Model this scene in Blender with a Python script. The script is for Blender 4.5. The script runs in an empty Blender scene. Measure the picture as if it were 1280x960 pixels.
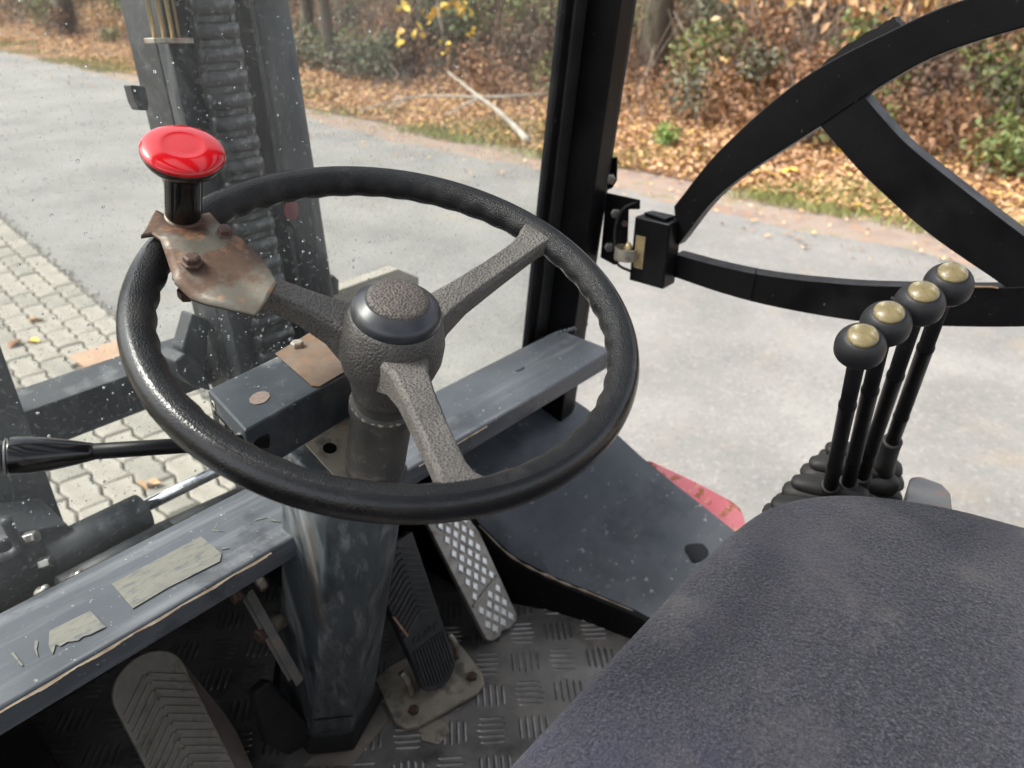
import bpy, bmesh, math, random
import numpy as np
from mathutils import Vector, Matrix
random.seed(7); rs = np.random.RandomState(7)
C = bpy.context.scene.collection
PI = math.pi

# ------------------------------------------------------------------ camera, world, sun
FPX = 961.0
def nz(v): v = np.array(v, float); return v / np.linalg.norm(v)
_d = nz((-37, 1780, 961)); _r = nz((910, -500, 961)); _r = nz(_r - _d * (_r @ _d)); _f = np.cross(_r, _d)
M = np.array([_r, _f, -_d])                       # camera axes in the forklift's own axes (x right, y forward, z up)
cam = bpy.data.cameras.new('camera'); camo = bpy.data.objects.new('camera', cam); C.objects.link(camo)
mw = Matrix.Identity(4)
for i in range(3):
    mw[i][0] = M[i, 0]; mw[i][1] = -M[i, 1]; mw[i][2] = -M[i, 2]
camo.matrix_world = mw
cam.sensor_width = 36; cam.lens = FPX / 1280 * 36; cam.clip_start = 0.02; cam.clip_end = 2000
cam.dof.use_dof = True; cam.dof.focus_distance = 0.62; cam.dof.aperture_fstop = 8
bpy.context.scene.camera = camo

SUN_EL, SUN_AZ = math.radians(52), math.radians(-40)     # azimuth from +Y towards +X
w = bpy.data.worlds.new('World'); bpy.context.scene.world = w; w.use_nodes = True
nt = w.node_tree; bg = nt.nodes['Background']
sky = nt.nodes.new('ShaderNodeTexSky'); sky.sky_type = 'NISHITA'; sky.sun_disc = False
sky.sun_elevation = SUN_EL; sky.sun_rotation = SUN_AZ; sky.dust_density = 4.0; sky.air_density = 1.0; sky.ozone_density = 1.0
hs = nt.nodes.new('ShaderNodeHueSaturation'); hs.inputs['Saturation'].default_value = 0.33
nt.links.new(sky.outputs[0], hs.inputs['Color']); nt.links.new(hs.outputs[0], bg.inputs['Color'])
bg.inputs['Strength'].default_value = 0.15
sl = bpy.data.lights.new('sun', 'SUN'); sl.energy = 1.5; sl.angle = math.radians(14); sl.color = (1, 0.96, 0.9)
so = bpy.data.objects.new('sun', sl); C.objects.link(so)
sd = Vector((math.sin(SUN_AZ) * math.cos(SUN_EL), math.cos(SUN_AZ) * math.cos(SUN_EL), math.sin(SUN_EL)))
so.rotation_euler = sd.to_track_quat('Z', 'Y').to_euler()
vs = bpy.context.scene.view_settings
vs.view_transform = 'Standard'; vs.look = 'None'; vs.exposure = 1.5; vs.gamma = 1

# ------------------------------------------------------------------ measuring helpers
def ray(px, py): return M @ np.array([px - 640, py - 480, FPX])
def atx(px, py, x): r = ray(px, py); return r * (x / r[0])
def aty(px, py, y): r = ray(px, py); return r * (y / r[1])
def atz(px, py, z): r = ray(px, py); return r * (z / r[2])
def rng(px, py, d): r = ray(px, py); return r / np.linalg.norm(r) * d
def onplane(px, py, p0, n): r = ray(px, py); return r * (np.dot(p0, n) / np.dot(r, n))
V = lambda *a: np.array(a, float)
GZ = -1.70

# ------------------------------------------------------------------ object helpers
WM = {}
def place(o, parent=None):
    WM[o.name] = o.matrix_basis.copy()
    if parent is not None:
        o.parent = parent; o.matrix_parent_inverse = WM[parent.name].inverted()
    return o
def tag(o, label=None, cat=None, group=None, kind=None):
    for k, v in (('label', label), ('category', cat), ('group', group), ('kind', kind)):
        if v: o[k] = v
    return o
def empty(name, loc):
    o = bpy.data.objects.new(name, None); C.objects.link(o); o.location = loc; o.empty_display_size = .1
    return place(o)
def obj(name, verts, faces, mat=None, parent=None, smooth=False, bevel=0, seg=2, sub=0, centre=True, solid=0):
    v = np.array(verts, float); c = v.mean(axis=0) if centre else V(0, 0, 0)
    me = bpy.data.meshes.new(name); me.from_pydata((v - c).tolist(), [], [tuple(f) for f in faces]); me.update()
    o = bpy.data.objects.new(name, me); C.objects.link(o); o.location = c
    if mat: me.materials.append(mat)
    bm = bmesh.new(); bm.from_mesh(me); bmesh.ops.recalc_face_normals(bm, faces=bm.faces); bm.to_mesh(me); bm.free()
    if smooth or bevel or sub: me.polygons.foreach_set('use_smooth', [True] * len(me.polygons))
    if solid:
        m = o.modifiers.new('solid', 'SOLIDIFY'); m.thickness = solid; m.offset = 0
    if bevel:
        m = o.modifiers.new('bevel', 'BEVEL'); m.width = bevel; m.segments = seg; m.limit_method = 'ANGLE'; m.angle_limit = math.radians(28); m.harden_normals = True
    if sub:
        m = o.modifiers.new('sub', 'SUBSURF'); m.levels = sub; m.render_levels = sub
    return place(o, parent)
class MB:                                        # gathers shapes into one mesh
    def __init__(s): s.v = []; s.f = []
    def add(s, v, f):
        b = len(s.v); s.v += [tuple(p) for p in v]; s.f += [tuple(i + b for i in q) for q in f]; return s
    def build(s, name, mat=None, parent=None, **k): return obj(name, s.v, s.f, mat, parent, **k)
def box_g(c, hx, hy, hz):                        # centre and three half-extent vectors
    c, hx, hy, hz = map(np.array, (c, hx, hy, hz))
    v = [c + a * hx + b * hy + d * hz for d in (-1, 1) for a, b in ((-1, -1), (1, -1), (1, 1), (-1, 1))]
    return v, [(3, 2, 1, 0), (4, 5, 6, 7), (0, 1, 5, 4), (1, 2, 6, 5), (2, 3, 7, 6), (3, 0, 4, 7)]
def abox(x0, x1, y0, y1, z0, z1): return box_g(((x0 + x1) / 2, (y0 + y1) / 2, (z0 + z1) / 2), ((x1 - x0) / 2, 0, 0), (0, (y1 - y0) / 2, 0), (0, 0, (z1 - z0) / 2))
def prism_g(poly, ext):                          # a polygon pushed along a vector
    n = len(poly); ext = np.array(ext, float)
    v = [np.array(p, float) for p in poly] + [np.array(p, float) + ext for p in poly]
    return v, [tuple(range(n))[::-1], tuple(range(n, 2 * n))] + [(i, (i + 1) % n, n + (i + 1) % n, n + i) for i in range(n)]
def frame(d):
    d = nz(d); a = V(0, 0, 1) if abs(d[2]) < .9 else V(1, 0, 0)
    u = nz(np.cross(a, d)); return u, np.cross(d, u), d
def lathe_g(prof, c, axis, n=32, cap=True):      # profile [(radius, height)...] turned about axis
    u, v, d = frame(axis); c = np.array(c, float); vs_ = []; fs = []
    for r, h in prof:
        for k in range(n):
            a = 2 * PI * k / n; vs_.append(c + d * h + (u * math.cos(a) + v * math.sin(a)) * max(r, 1e-5))
    for i in range(len(prof) - 1):
        for k in range(n):
            k2 = (k + 1) % n; fs.append((i * n + k, i * n + k2, (i + 1) * n + k2, (i + 1) * n + k))
    if cap: fs += [tuple(range(n))[::-1], tuple((len(prof) - 1) * n + k for k in range(n))]
    return vs_, fs
def tube_g(pts, rad, n=14, closed=False, cap=True):
    pts = [np.array(p, float) for p in pts]; m = len(pts); R = rad if hasattr(rad, '__len__') else [rad] * m
    vs_ = []; fs = []; u = None
    for i in range(m):
        a = pts[(i - 1) % m] if (closed or i > 0) else pts[i]; b = pts[(i + 1) % m] if (closed or i < m - 1) else pts[i]
        d = nz(b - a)
        if u is None: u, v, _ = frame(d)
        else: u = nz(u - d * (u @ d)); v = np.cross(d, u)
        for k in range(n):
            t = 2 * PI * k / n; vs_.append(pts[i] + (u * math.cos(t) + v * math.sin(t)) * R[i])
    for i in range(m if closed else m - 1):
        j = (i + 1) % m
        for k in range(n):
            k2 = (k + 1) % n; fs.append((i * n + k, i * n + k2, j * n + k2, j * n + k))
    if cap and not closed: fs += [tuple(range(n))[::-1], tuple((m - 1) * n + k for k in range(n))]
    return vs_, fs
def bez(pts, n=24):                              # smooth curve through points (Catmull-Rom)
    P = [np.array(p, float) for p in pts]; P = [2 * P[0] - P[1]] + P + [2 * P[-1] - P[-2]]; out = []
    m = len(P) - 3
    for i in range(m):
        for k in range(n // m):
            t = k / (n // m); a, b, c, d = P[i:i + 4]
            out.append(.5 * ((2 * b) + (-a + c) * t + (2 * a - 5 * b + 4 * c - d) * t * t + (-a + 3 * b - 3 * c + d) * t ** 3))
    out.append(P[-2]); return out
def hexbolt(c, axis, r=.008, h=.006):
    return lathe_g([(r, 0), (r, h * .8), (r * .85, h)], c, axis, n=6)
def loft_g(rings, cap=True):
    n = len(rings[0]); v = [p for r in rings for p in r]; f = []
    for i in range(len(rings) - 1):
        for k in range(n):
            k2 = (k + 1) % n; f.append((i * n + k, i * n + k2, (i + 1) * n + k2, (i + 1) * n + k))
    if cap: f += [tuple(range(n))[::-1], tuple((len(rings) - 1) * n + k for k in range(n))]
    return v, f

# ------------------------------------------------------------------ materials
def mat(name, c1, c2=None, scale=8, detail=6, rough=.5, rough2=None, metal=0, bump=0, bscale=300, btype='noise',
        spots=(), stretch=None, spec=.5, contrast=(.35, .65), coat=0, island=None, bdist=.001, cell=None, sheen=0):
    m = bpy.data.materials.new(name); m.use_nodes = True; t = m.node_tree; N = t.nodes; L = t.links
    b = N['Principled BSDF']; b.inputs['Metallic'].default_value = metal
    b.inputs['Specular IOR Level'].default_value = spec; b.inputs['Coat Weight'].default_value = coat
    if sheen: b.inputs['Sheen Weight'].default_value = sheen
    tc = N.new('ShaderNodeTexCoord'); src = tc.outputs['Object']
    if stretch:
        mp = N.new('ShaderNodeMapping'); mp.inputs['Scale'].default_value = stretch; L.new(src, mp.inputs['Vector']); vec = mp.outputs[0]
    else: vec = src
    def noise(sc, det=6, v=vec, rg=.6):
        n_ = N.new('ShaderNodeTexNoise'); n_.inputs['Scale'].default_value = sc; n_.inputs['Detail'].default_value = det
        n_.inputs['Roughness'].default_value = rg; L.new(v, n_.inputs['Vector']); return n_.outputs[0]
    def ramp(x, a, bb, ca, cb):
        r = N.new('ShaderNodeValToRGB'); r.color_ramp.elements[0].position = a; r.color_ramp.elements[1].position = bb
        r.color_ramp.elements[0].color = (*ca, 1); r.color_ramp.elements[1].color = (*cb, 1); L.new(x, r.inputs[0]); return r.outputs[0]
    if island:
        g = N.new('ShaderNodeNewGeometry'); r = N.new('ShaderNodeValToRGB'); L.new(g.outputs['Random Per Island'], r.inputs[0])
        while len(r.color_ramp.elements) < len(island): r.color_ramp.elements.new(.5)
        for i, cc in enumerate(island):
            r.color_ramp.elements[i].position = i / (len(island) - 1); r.color_ramp.elements[i].color = (*cc, 1)
        col = r.outputs[0]
    elif c2 is not None: col = ramp(noise(scale, detail), contrast[0], contrast[1], c1, c2)
    else:
        rgb = N.new('ShaderNodeRGB'); rgb.outputs[0].default_value = (*c1, 1); col = rgb.outputs[0]
    rgh = None
    if rough2 is not None: rgh = ramp(noise(scale * 1.7, 5), .3, .7, (rough,) * 3, (rough2,) * 3)
    for s in spots:                                # (colour, scale, low, high[, strength, own stretch, roughness])
        cc, sc, lo, hi = s[:4]; lo = .5 + (lo - .5) * .62; hi = .5 + (hi - .5) * .72; st = s[4] if len(s) > 4 else 1; v2 = vec
        if len(s) > 5 and s[5]:
            mp = N.new('ShaderNodeMapping'); mp.inputs['Scale'].default_value = s[5]; mp.inputs['Rotation'].default_value = (0, 0, s[7] if len(s) > 7 else 0); L.new(src, mp.inputs['Vector']); v2 = mp.outputs[0]
        fac = ramp(noise(sc, 7, v2, .65), lo, hi, (0, 0, 0), (st,) * 3)
        mx = N.new('ShaderNodeMixRGB'); L.new(fac, mx.inputs[0]); L.new(col, mx.inputs[1]); mx.inputs[2].default_value = (*cc, 1); col = mx.outputs[0]
        if len(s) > 6 and s[6] is not None:
            m2 = N.new('ShaderNodeMixRGB'); L.new(fac, m2.inputs[0])
            if rgh is not None: L.new(rgh, m2.inputs[1])
            else: m2.inputs[1].default_value = (rough,) * 3 + (1,)
            m2.inputs[2].default_value = (s[6],) * 3 + (1,); rgh = m2.outputs[0]
    if cell:                                       # (colour of the grain's raised tops, scale, lo, hi)
        vo = N.new('ShaderNodeTexVoronoi'); vo.inputs['Scale'].default_value = cell[1]; L.new(src, vo.inputs['Vector'])
        fac = ramp(vo.outputs['Distance'], cell[2], cell[3], (1, 1, 1), (0, 0, 0))
        mx = N.new('ShaderNodeMixRGB'); L.new(fac, mx.inputs[0]); L.new(col, mx.inputs[1]); mx.inputs[2].default_value = (*cell[0], 1); col = mx.outputs[0]
    L.new(col, b.inputs['Base Color'])
    if rgh is not None: L.new(rgh, b.inputs['Roughness'])
    else: b.inputs['Roughness'].default_value = rough
    if bump:
        bp = N.new('ShaderNodeBump'); bp.inputs['Strength'].default_value = bump; bp.inputs['Distance'].default_value = bdist
        if btype == 'noise': L.new(noise(bscale, 3, src), bp.inputs['Height'])
        else:
            vo = N.new('ShaderNodeTexVoronoi'); vo.feature = 'SMOOTH_F1'; vo.inputs['Smoothness'].default_value = .3; vo.inputs['Scale'].default_value = bscale; L.new(src, vo.inputs['Vector']); L.new(vo.outputs['Distance'], bp.inputs['Height']); bp.invert = True
        L.new(bp.outputs[0], b.inputs['Normal'])
    return m
DUST = (.30, .25, .20)
m_rimg = mat('rim_grain', (.005, .005, .0055), (.010, .010, .0105), 30, rough=.30, rough2=.45, bump=.7, bscale=1000, btype='vor', bdist=.0007, spec=.3, spots=[((.06, .055, .048), 25, .55, .8, .5, None, .6)])
m_rim = mat('rim_rubber', (.004, .004, .0045), (.009, .009, .0095), 30, rough=.16, rough2=.28, bump=.45, bscale=800, btype='vor', bdist=.00035, spec=.42,
            spots=[((.05, .045, .04), 18, .62, .85, .35, None, .55)])
m_spoke = mat('spoke_rubber', (.078, .071, .064), (.125, .113, .10), 22, rough=.55, rough2=.7, bump=.8, bscale=480, btype='vor', bdist=.001, cell=((.022, .02, .02), 480, .1, .45))
m_hub = mat('hub_rubber', (.052, .048, .045), (.095, .086, .077), 26, rough=.5, rough2=.65, bump=.7, bscale=470, btype='vor', bdist=.001, cell=((.025, .024, .024), 470, .08, .42))
m_cap = mat('cap_plastic', (.022, .024, .028), (.035, .037, .042), 40, rough=.28, rough2=.4, spots=[(DUST, 30, .6, .8, .25)])
m_captop = mat('cap_grained', (.11, .088, .072), (.075, .063, .056), 45, rough=.6, bump=.8, bscale=470, btype='vor', cell=((.014, .013, .013), 470, .12, .5), bdist=.001)
m_gloss = mat('gloss_black', (.006, .006, .006), rough=.16)
m_red = mat('gloss_red', (.46, .004, .008), (.50, .006, .01), 30, rough=.14, coat=.3, spots=[((.30, .02, .02), 40, .60, .75, .4)])
m_black = mat('black_paint', (.0035, .0035, .004), (.007, .007, .008), 14, rough=.30, rough2=.5, bump=.12, bscale=420, spec=.16, spots=[((.16, .155, .14), 130, .76, .80, .6, None, .7), ((.022, .021, .02), 5, .55, .85, .4)])
m_blackm = mat('black_matt', (.006, .006, .006), (.012, .012, .012), 20, rough=.6, rough2=.8)
m_blue = mat('blue_grey_paint', (.034, .041, .047), (.060, .070, .079), 9, rough=.30, rough2=.46, bump=.1, bscale=250,
             spots=[((.24, .235, .225), 18, .52, .72, .45, None, .6), ((.012, .014, .016), 5, .52, .62, .6), ((.45, .43, .38), 120, .73, .77, .7)])
m_beam = mat('beam_paint', (.055, .062, .072), (.088, .096, .108), 6, rough=.34, rough2=.5, bump=.1, bscale=250,
             spots=[((.24, .245, .25), 5, .52, .75, .42, (.6, 12, 12), .5), ((.02, .022, .026), 9, .60, .68, .6), ((.55, .53, .47), 150, .735, .77, .7)])
m_column = mat('column_paint', (.040, .048, .053), (.095, .108, .115), 6, rough=.28, rough2=.5, bump=.12, bscale=220, stretch=(3, 3, .7),
               spots=[((.30, .31, .31), 16, .50, .72, .6, (3.4, 3.4, .35), .45), ((.012, .015, .017), 7, .5, .62, .7, (2.4, 2.4, .6)), ((.14, .11, .08), 9, .62, .7, .4)])
m_cover = mat('cover_paint', (.055, .062, .070), (.095, .105, .117), 7, rough=.30, rough2=.42, bump=.1, bscale=200,
              spots=[((.14, .13, .13), 4, .5, .75, .35, (1, 5, 5), .5), ((.5, .47, .4), 60, .70, .75, .6), ((.012, .013, .015), 6, .55, .7, .5)])
m_rust = mat('rusty_steel', (.15, .14, .11), (.12, .10, .08), 30, rough=.38, rough2=.6, metal=.45, bump=.3, bscale=220,
             spots=[((.10, .056, .036), 22, .43, .56, .9, None, .65), ((.36, .17, .08), 60, .60, .70, .6), ((.06, .03, .022), 34, .58, .7, .7)])
m_galv = mat('zinc_steel', (.42, .38, .31), (.30, .27, .23), 35, rough=.4, rough2=.6, metal=.5, bump=.2, bscale=200, spots=[((.24, .12, .07), 32, .56, .68, .7)])
m_rustbolt = mat('rusty_bolt', (.07, .04, .03), (.12, .075, .06), 200, rough=.6, metal=.4, bump=.4, bscale=600)
m_rustplate = mat('rust_film', (.13, .085, .055), (.19, .14, .10), 40, rough=.75, rough2=.9, bump=.3, bscale=500, spots=[((.24, .11, .04), 75, .54, .68, .7), ((.12, .10, .09), 30, .55, .7, .6)])
m_steel = mat('bare_steel', (.45, .43, .40), (.30, .29, .27), 60, rough=.32, metal=.85, spots=[((.2, .14, .09), 30, .55, .7, .6)])
m_chrome = mat('chrome', (.72, .73, .76), rough=.12, metal=1)
m_brass = mat('worn_brass', (.42, .33, .17), (.55, .42, .24), 60, rough=.38, metal=.6, spots=[((.12, .10, .07), 50, .5, .7, .7)])
m_colcyl = mat('column_tube', (.035, .034, .033), (.075, .068, .060), 24, rough=.5, rough2=.7, bump=.2, bscale=400, spots=[((.22, .19, .15), 40, .58, .72, .5)])
m_plate = mat('dirty_plate', (.22, .19, .145), (.32, .28, .215), 24, rough=.7, rough2=.85, bump=.3, bscale=300, spots=[((.07, .065, .055), 35, .52, .68, .8), ((.3, .17, .08), 70, .64, .7, .5)])
m_floor = mat('tread_plate', (.15, .14, .128), (.25, .235, .21), 9, rough=.28, rough2=.55, metal=.25, bump=.4, bscale=220,
              spots=[((.30, .26, .21), 11, .53, .7, .65, None, .75), ((.025, .022, .02), 7, .52, .68, .7)])
m_tread = mat('tread_bars', (.15, .142, .135), (.26, .245, .23), 30, rough=.3, metal=.5, spots=[((.12, .11, .10), 12, .5, .7, .8)])
m_dark = mat('greasy_black', (.010, .009, .008), (.028, .024, .019), 12, rough=.55, rough2=.8, bump=.2, bscale=200, spots=[((.07, .04, .025), 16, .62, .72, .5)])
m_pedal = mat('pedal_rubber', (.026, .027, .028), (.05, .05, .05), 28, rough=.42, rough2=.6, bump=.2, bscale=500, spots=[((.20, .15, .10), 22, .58, .75, .5)])
m_pedal2 = mat('muddy_pedal', (.20, .18, .15), (.30, .27, .225), 28, rough=.5, rough2=.65, bump=.3, bscale=400, spots=[((.28, .24, .15), 40, .56, .72, .65), ((.02, .02, .018), 30, .5, .7, .6)])
m_alu = mat('cast_aluminium', (.27, .245, .21), (.38, .35, .31), 30, rough=.42, rough2=.6, metal=.5, bump=.3, bscale=300, spots=[((.10, .08, .06), 35, .52, .68, .7)])
m_alutop = mat('polished_aluminium', (.80, .78, .74), (.62, .60, .56), 60, rough=.35, metal=.6)
m_seat = mat('seat_fabric', (.034, .034, .044), (.050, .050, .061), 6, rough=.9, rough2=1, bump=1.0, bscale=330, bdist=.003, spec=.15, sheen=.12,
             spots=[((.010, .010, .014), 420, .48, .58, .6), ((.12, .12, .135), 480, .54, .63, .5), ((.24, .22, .165), 15, .66, .84, .16), ((.05, .048, .085), 4, .5, .7, .4), ((.11, .10, .095), 7, .52, .72, .35)])
m_knob = mat('knob_rubber', (.007, .007, .008), (.014, .0145, .016), 50, rough=.45, rough2=.55)
m_disc = mat('knob_insert', (.17, .13, .05), (.26, .205, .09), 90, rough=.22, rough2=.4, coat=.5, spots=[((.55, .52, .38), 120, .62, .70, .6)])
m_boot = mat('boot_rubber', (.009, .0085, .008), (.022, .020, .018), 30, rough=.55, rough2=.7, bump=.2, bscale=300)
m_fender = mat('overexposed_red', (.74, .17, .20), (.78, .25, .27), 9, rough=.45, rough2=.6, spots=[((.34, .12, .03), 45, .60, .66, .9), ((.7, .45, .2), 70, .66, .7, .8)])  # pink of the overexposed fender is put into the base colour
m_console = mat('console_metal', (.13, .13, .13), (.2, .2, .2), 12, rough=.5, spots=[((.33, .16, .08), 22, .5, .66, .8)])
m_mast = mat('mast_paint', (.014, .016, .018), (.030, .034, .038), 7, rough=.5, rough2=.65, bump=.2, bscale=120, spots=[((.16, .17, .17), 12, .55, .75, .5, (2, 2, .4)), ((.012, .013, .014), 5, .5, .65, .6)])
m_mastb = mat('mast_black', (.012, .013, .014), (.035, .037, .04), 8, rough=.45, rough2=.6, spots=[((.10, .10, .10), 30, .55, .75, .6)])
m_chain = mat('chain_steel', (.022, .023, .025), (.055, .058, .06), 26, rough=.4, metal=.3, bump=.3, bscale=150, spots=[((.2, .2, .2), 60, .58, .7, .6)])
m_tape = mat('tape_residue', (.15, .147, .122), (.195, .19, .158), 14, rough=.8, stretch=(1, 6, 1), spots=[((.08, .087, .095), 60, .50, .68, .7, (1, 3, 1)), ((.07, .077, .085), 14, .58, .7, .6)])
m_worn = mat('worn_edge', (.48, .40, .29), (.26, .18, .12), 60, rough=.45, metal=.4)
m_rubberseal = mat('seal_rubber', (.012, .012, .012), (.022, .022, .022), 30, rough=.55)
m_redl = mat('red_mark', (.17, .02, .025), (.10, .02, .025), 60, rough=.5)
m_drop = mat('raindrop', (.9, .93, .95), rough=.05, spec=.8); m_drop.node_tree.nodes['Principled BSDF'].inputs['Transmission Weight'].default_value = .82; m_drop.node_tree.nodes['Principled BSDF'].inputs['IOR'].default_value = 1.33
def glassmat():
    m = bpy.data.materials.new('dusty_glass'); m.use_nodes = True; t = m.node_tree; N = t.nodes; L = t.links; N.clear()
    out = N.new('ShaderNodeOutputMaterial'); tr = N.new('ShaderNodeBsdfTransparent'); tr.inputs[0].default_value = (.95, .965, .955, 1)
    gl = N.new('ShaderNodeBsdfGlossy'); gl.inputs['Roughness'].default_value = .02; gl.inputs[0].default_value = (.8, .8, .8, 1)
    fr0 = N.new('ShaderNodeFresnel'); fr0.inputs[0].default_value = 1.4; ge = N.new('ShaderNodeNewGeometry'); fr = N.new('ShaderNodeMath'); fr.operation = 'MULTIPLY'; iv = N.new('ShaderNodeMath'); iv.operation = 'SUBTRACT'; iv.inputs[0].default_value = 1; L.new(ge.outputs['Backfacing'], iv.inputs[1]); L.new(fr0.outputs[0], fr.inputs[0]); L.new(iv.outputs[0], fr.inputs[1])
    a = N.new('ShaderNodeMixShader'); L.new(fr.outputs[0], a.inputs[0]); L.new(tr.outputs[0], a.inputs[1]); L.new(gl.outputs[0], a.inputs[2])
    df = N.new('ShaderNodeBsdfDiffuse'); df.inputs[0].default_value = (.62, .62, .60, 1)
    tc = N.new('ShaderNodeTexCoord'); n1 = N.new('ShaderNodeTexNoise'); n1.inputs['Scale'].default_value = 260; n1.inputs['Detail'].default_value = 3; L.new(tc.outputs['Object'], n1.inputs['Vector'])
    n2 = N.new('ShaderNodeTexNoise'); n2.inputs['Scale'].default_value = 5; n2.inputs['Detail'].default_value = 5; L.new(tc.outputs['Object'], n2.inputs['Vector'])
    r1 = N.new('ShaderNodeMapRange'); r1.inputs[1].default_value = .60; r1.inputs[2].default_value = .72; r1.inputs[4].default_value = .22; L.new(n1.outputs[0], r1.inputs[0])
    r2 = N.new('ShaderNodeMapRange'); r2.inputs[1].default_value = .3; r2.inputs[2].default_value = .75; r2.inputs[3].default_value = .012; r2.inputs[4].default_value = .085; L.new(n2.outputs[0], r2.inputs[0])
    ad = N.new('ShaderNodeMath'); ad.operation = 'ADD'; L.new(r1.outputs[0], ad.inputs[0]); L.new(r2.outputs[0], ad.inputs[1])
    b = N.new('ShaderNodeMixShader'); L.new(ad.outputs[0], b.inputs[0]); L.new(a.outputs[0], b.inputs[1]); L.new(df.outputs[0], b.inputs[2]); L.new(b.outputs[0], out.inputs[0])
    return m
m_glass = glassmat()
# outdoors
m_asph = mat('asphalt', (.155, .151, .139), (.225, .217, .198), 1.6, rough=.85, bump=.6, bscale=80, bdist=.008, detail=12,
             spots=[((.12, .12, .117), .7, .52, .78, .4, (1.0, .3, 1)), ((.29, .275, .245), 45, .54, .72, .6), ((.28, .265, .235), 9, .56, .78, .3), ((.09, .088, .085), 40, .57, .74, .55), ((.25, .20, .14), 2.6, .63, .75, .35)])
m_ground = mat('soil', (.10, .075, .05), (.16, .12, .08), 2, rough=.95)
m_verge = mat('verge_soil', (.20, .15, .12), (.29, .235, .19), 3, rough=.95, bump=.5, bscale=50, bdist=.02, spots=[((.32, .17, .08), 9, .56, .66, .6), ((.10, .11, .04), 3, .56, .66, .45)])
m_bank = mat('bank_soil', (.16, .09, .045), (.30, .17, .08), 5, rough=.95, bump=.6, bscale=20, bdist=.05, spots=[((.08, .05, .03), 4, .5, .65, .6), ((.11, .12, .04), 2, .6, .7, .5)])
m_joint = mat('joint_sand', (.13, .118, .088), (.19, .172, .13), 10, rough=.95, spots=[((.09, .11, .045), 3, .56, .7, .6)])
m_pave = mat('paving_concrete', (.235, .215, .175), (.31, .287, .24), 9, rough=.85, bump=.4, bscale=90, bdist=.004, spots=[((.24, .24, .17), 6, .56, .72, .5)])
m_pave2 = mat('paving_concrete_worn', (.19, .18, .148), (.265, .25, .205), 9, rough=.85, bump=.4, bscale=90, bdist=.004, spots=[((.20, .19, .14), 8, .52, .72, .5)])
m_brown = mat('rusty_cover', (.30, .19, .12), (.38, .26, .17), 6, rough=.8)
m_litter = mat('litter_leaves', (.4, .2, .1), island=[(.16, .075, .035), (.46, .25, .12), (.60, .37, .20), (.30, .14, .065), (.68, .47, .29), (.50, .27, .11), (.60, .40, .12), (.38, .20, .11)], rough=.75)
m_dry = mat('dry_leaves', (.3, .2, .1), island=[(.11, .055, .03), (.30, .155, .075), (.20, .10, .05), (.40, .23, .12), (.15, .08, .05), (.34, .19, .09)], rough=.8)
m_orange = mat('orange_leaves', (.3, .2, .1), island=[(.50, .27, .11), (.42, .24, .12), (.60, .39, .21), (.36, .20, .10), (.56, .40, .12)], rough=.7)
m_green = mat('green_leaves', (.1, .2, .05), island=[(.10, .13, .03), (.16, .19, .05), (.09, .14, .05), (.23, .24, .07), (.14, .12, .045)], rough=.6)
m_darkl = mat('gap_shade_leaves', (.3, .2, .1), island=[(.045, .03, .022), (.10, .06, .04), (.14, .085, .055), (.07, .045, .035)], rough=.85)  # leaf colours darkened to give the brush its shaded gaps
m_greyg = mat('grey_green_leaves', (.1, .2, .05), island=[(.10, .115, .07), (.16, .165, .10), (.13, .12, .085), (.20, .19, .13)], rough=.8)
m_brightg = mat('fresh_green', (.1, .2, .05), island=[(.16, .26, .05), (.24, .36, .09), (.13, .22, .05)], rough=.6)
m_yellow = mat('yellow_leaves', (.6, .4, .05), island=[(.66, .42, .04), (.72, .50, .08), (.60, .34, .04)], rough=.6)
m_grass = mat('verge_grass', (.1, .2, .05), island=[(.15, .18, .05), (.26, .25, .08), (.20, .25, .07), (.36, .29, .13)], rough=.8)
m_bark = mat('bark', (.055, .04, .03), (.12, .09, .065), 8, rough=.9, bump=.8, bscale=25, bdist=.03, stretch=(3, 3, .5), spots=[((.10, .11, .06), 3, .56, .7, .5)])
m_twig = mat('twigs', (.12, .095, .075), (.32, .26, .20), 5, rough=.9)
m_log = mat('dead_wood', (.24, .21, .17), (.40, .36, .30), 6, rough=.85, bump=.4, bscale=30, bdist=.01)

# ------------------------------------------------------------------ GROUND
def bz(x, y=0):
    x = np.asarray(x, float); t = np.clip(x - 6.6, 0, None)
    return GZ + .012 + np.where(t < 6, .02 * t + .012 * t * t, .55 + .06 * (t - 6)) + .03 * np.sin(x * 2.1 + y * .9) * np.clip(t, 0, 1)
def grid_obj(name, xs, ys, zf, m, kind):
    X, Y = np.meshgrid(xs, ys, indexing='ij'); Z = zf(X, Y); nx, ny = X.shape
    v = np.stack([X.ravel(), Y.ravel(), Z.ravel()], 1)
    f = [(i * ny + j, (i + 1) * ny + j, (i + 1) * ny + j + 1, i * ny + j + 1) for i in range(nx - 1) for j in range(ny - 1)]
    o = obj(name, v, f, m, smooth=True, centre=False); o['kind'] = kind; return o
g = obj('ground', [(-400, -400, GZ - .03), (400, -400, GZ - .03), (400, 400, GZ - .03), (-400, 400, GZ - .03)], [(0, 1, 2, 3)], m_ground, centre=False); tag(g, kind='structure')
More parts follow.
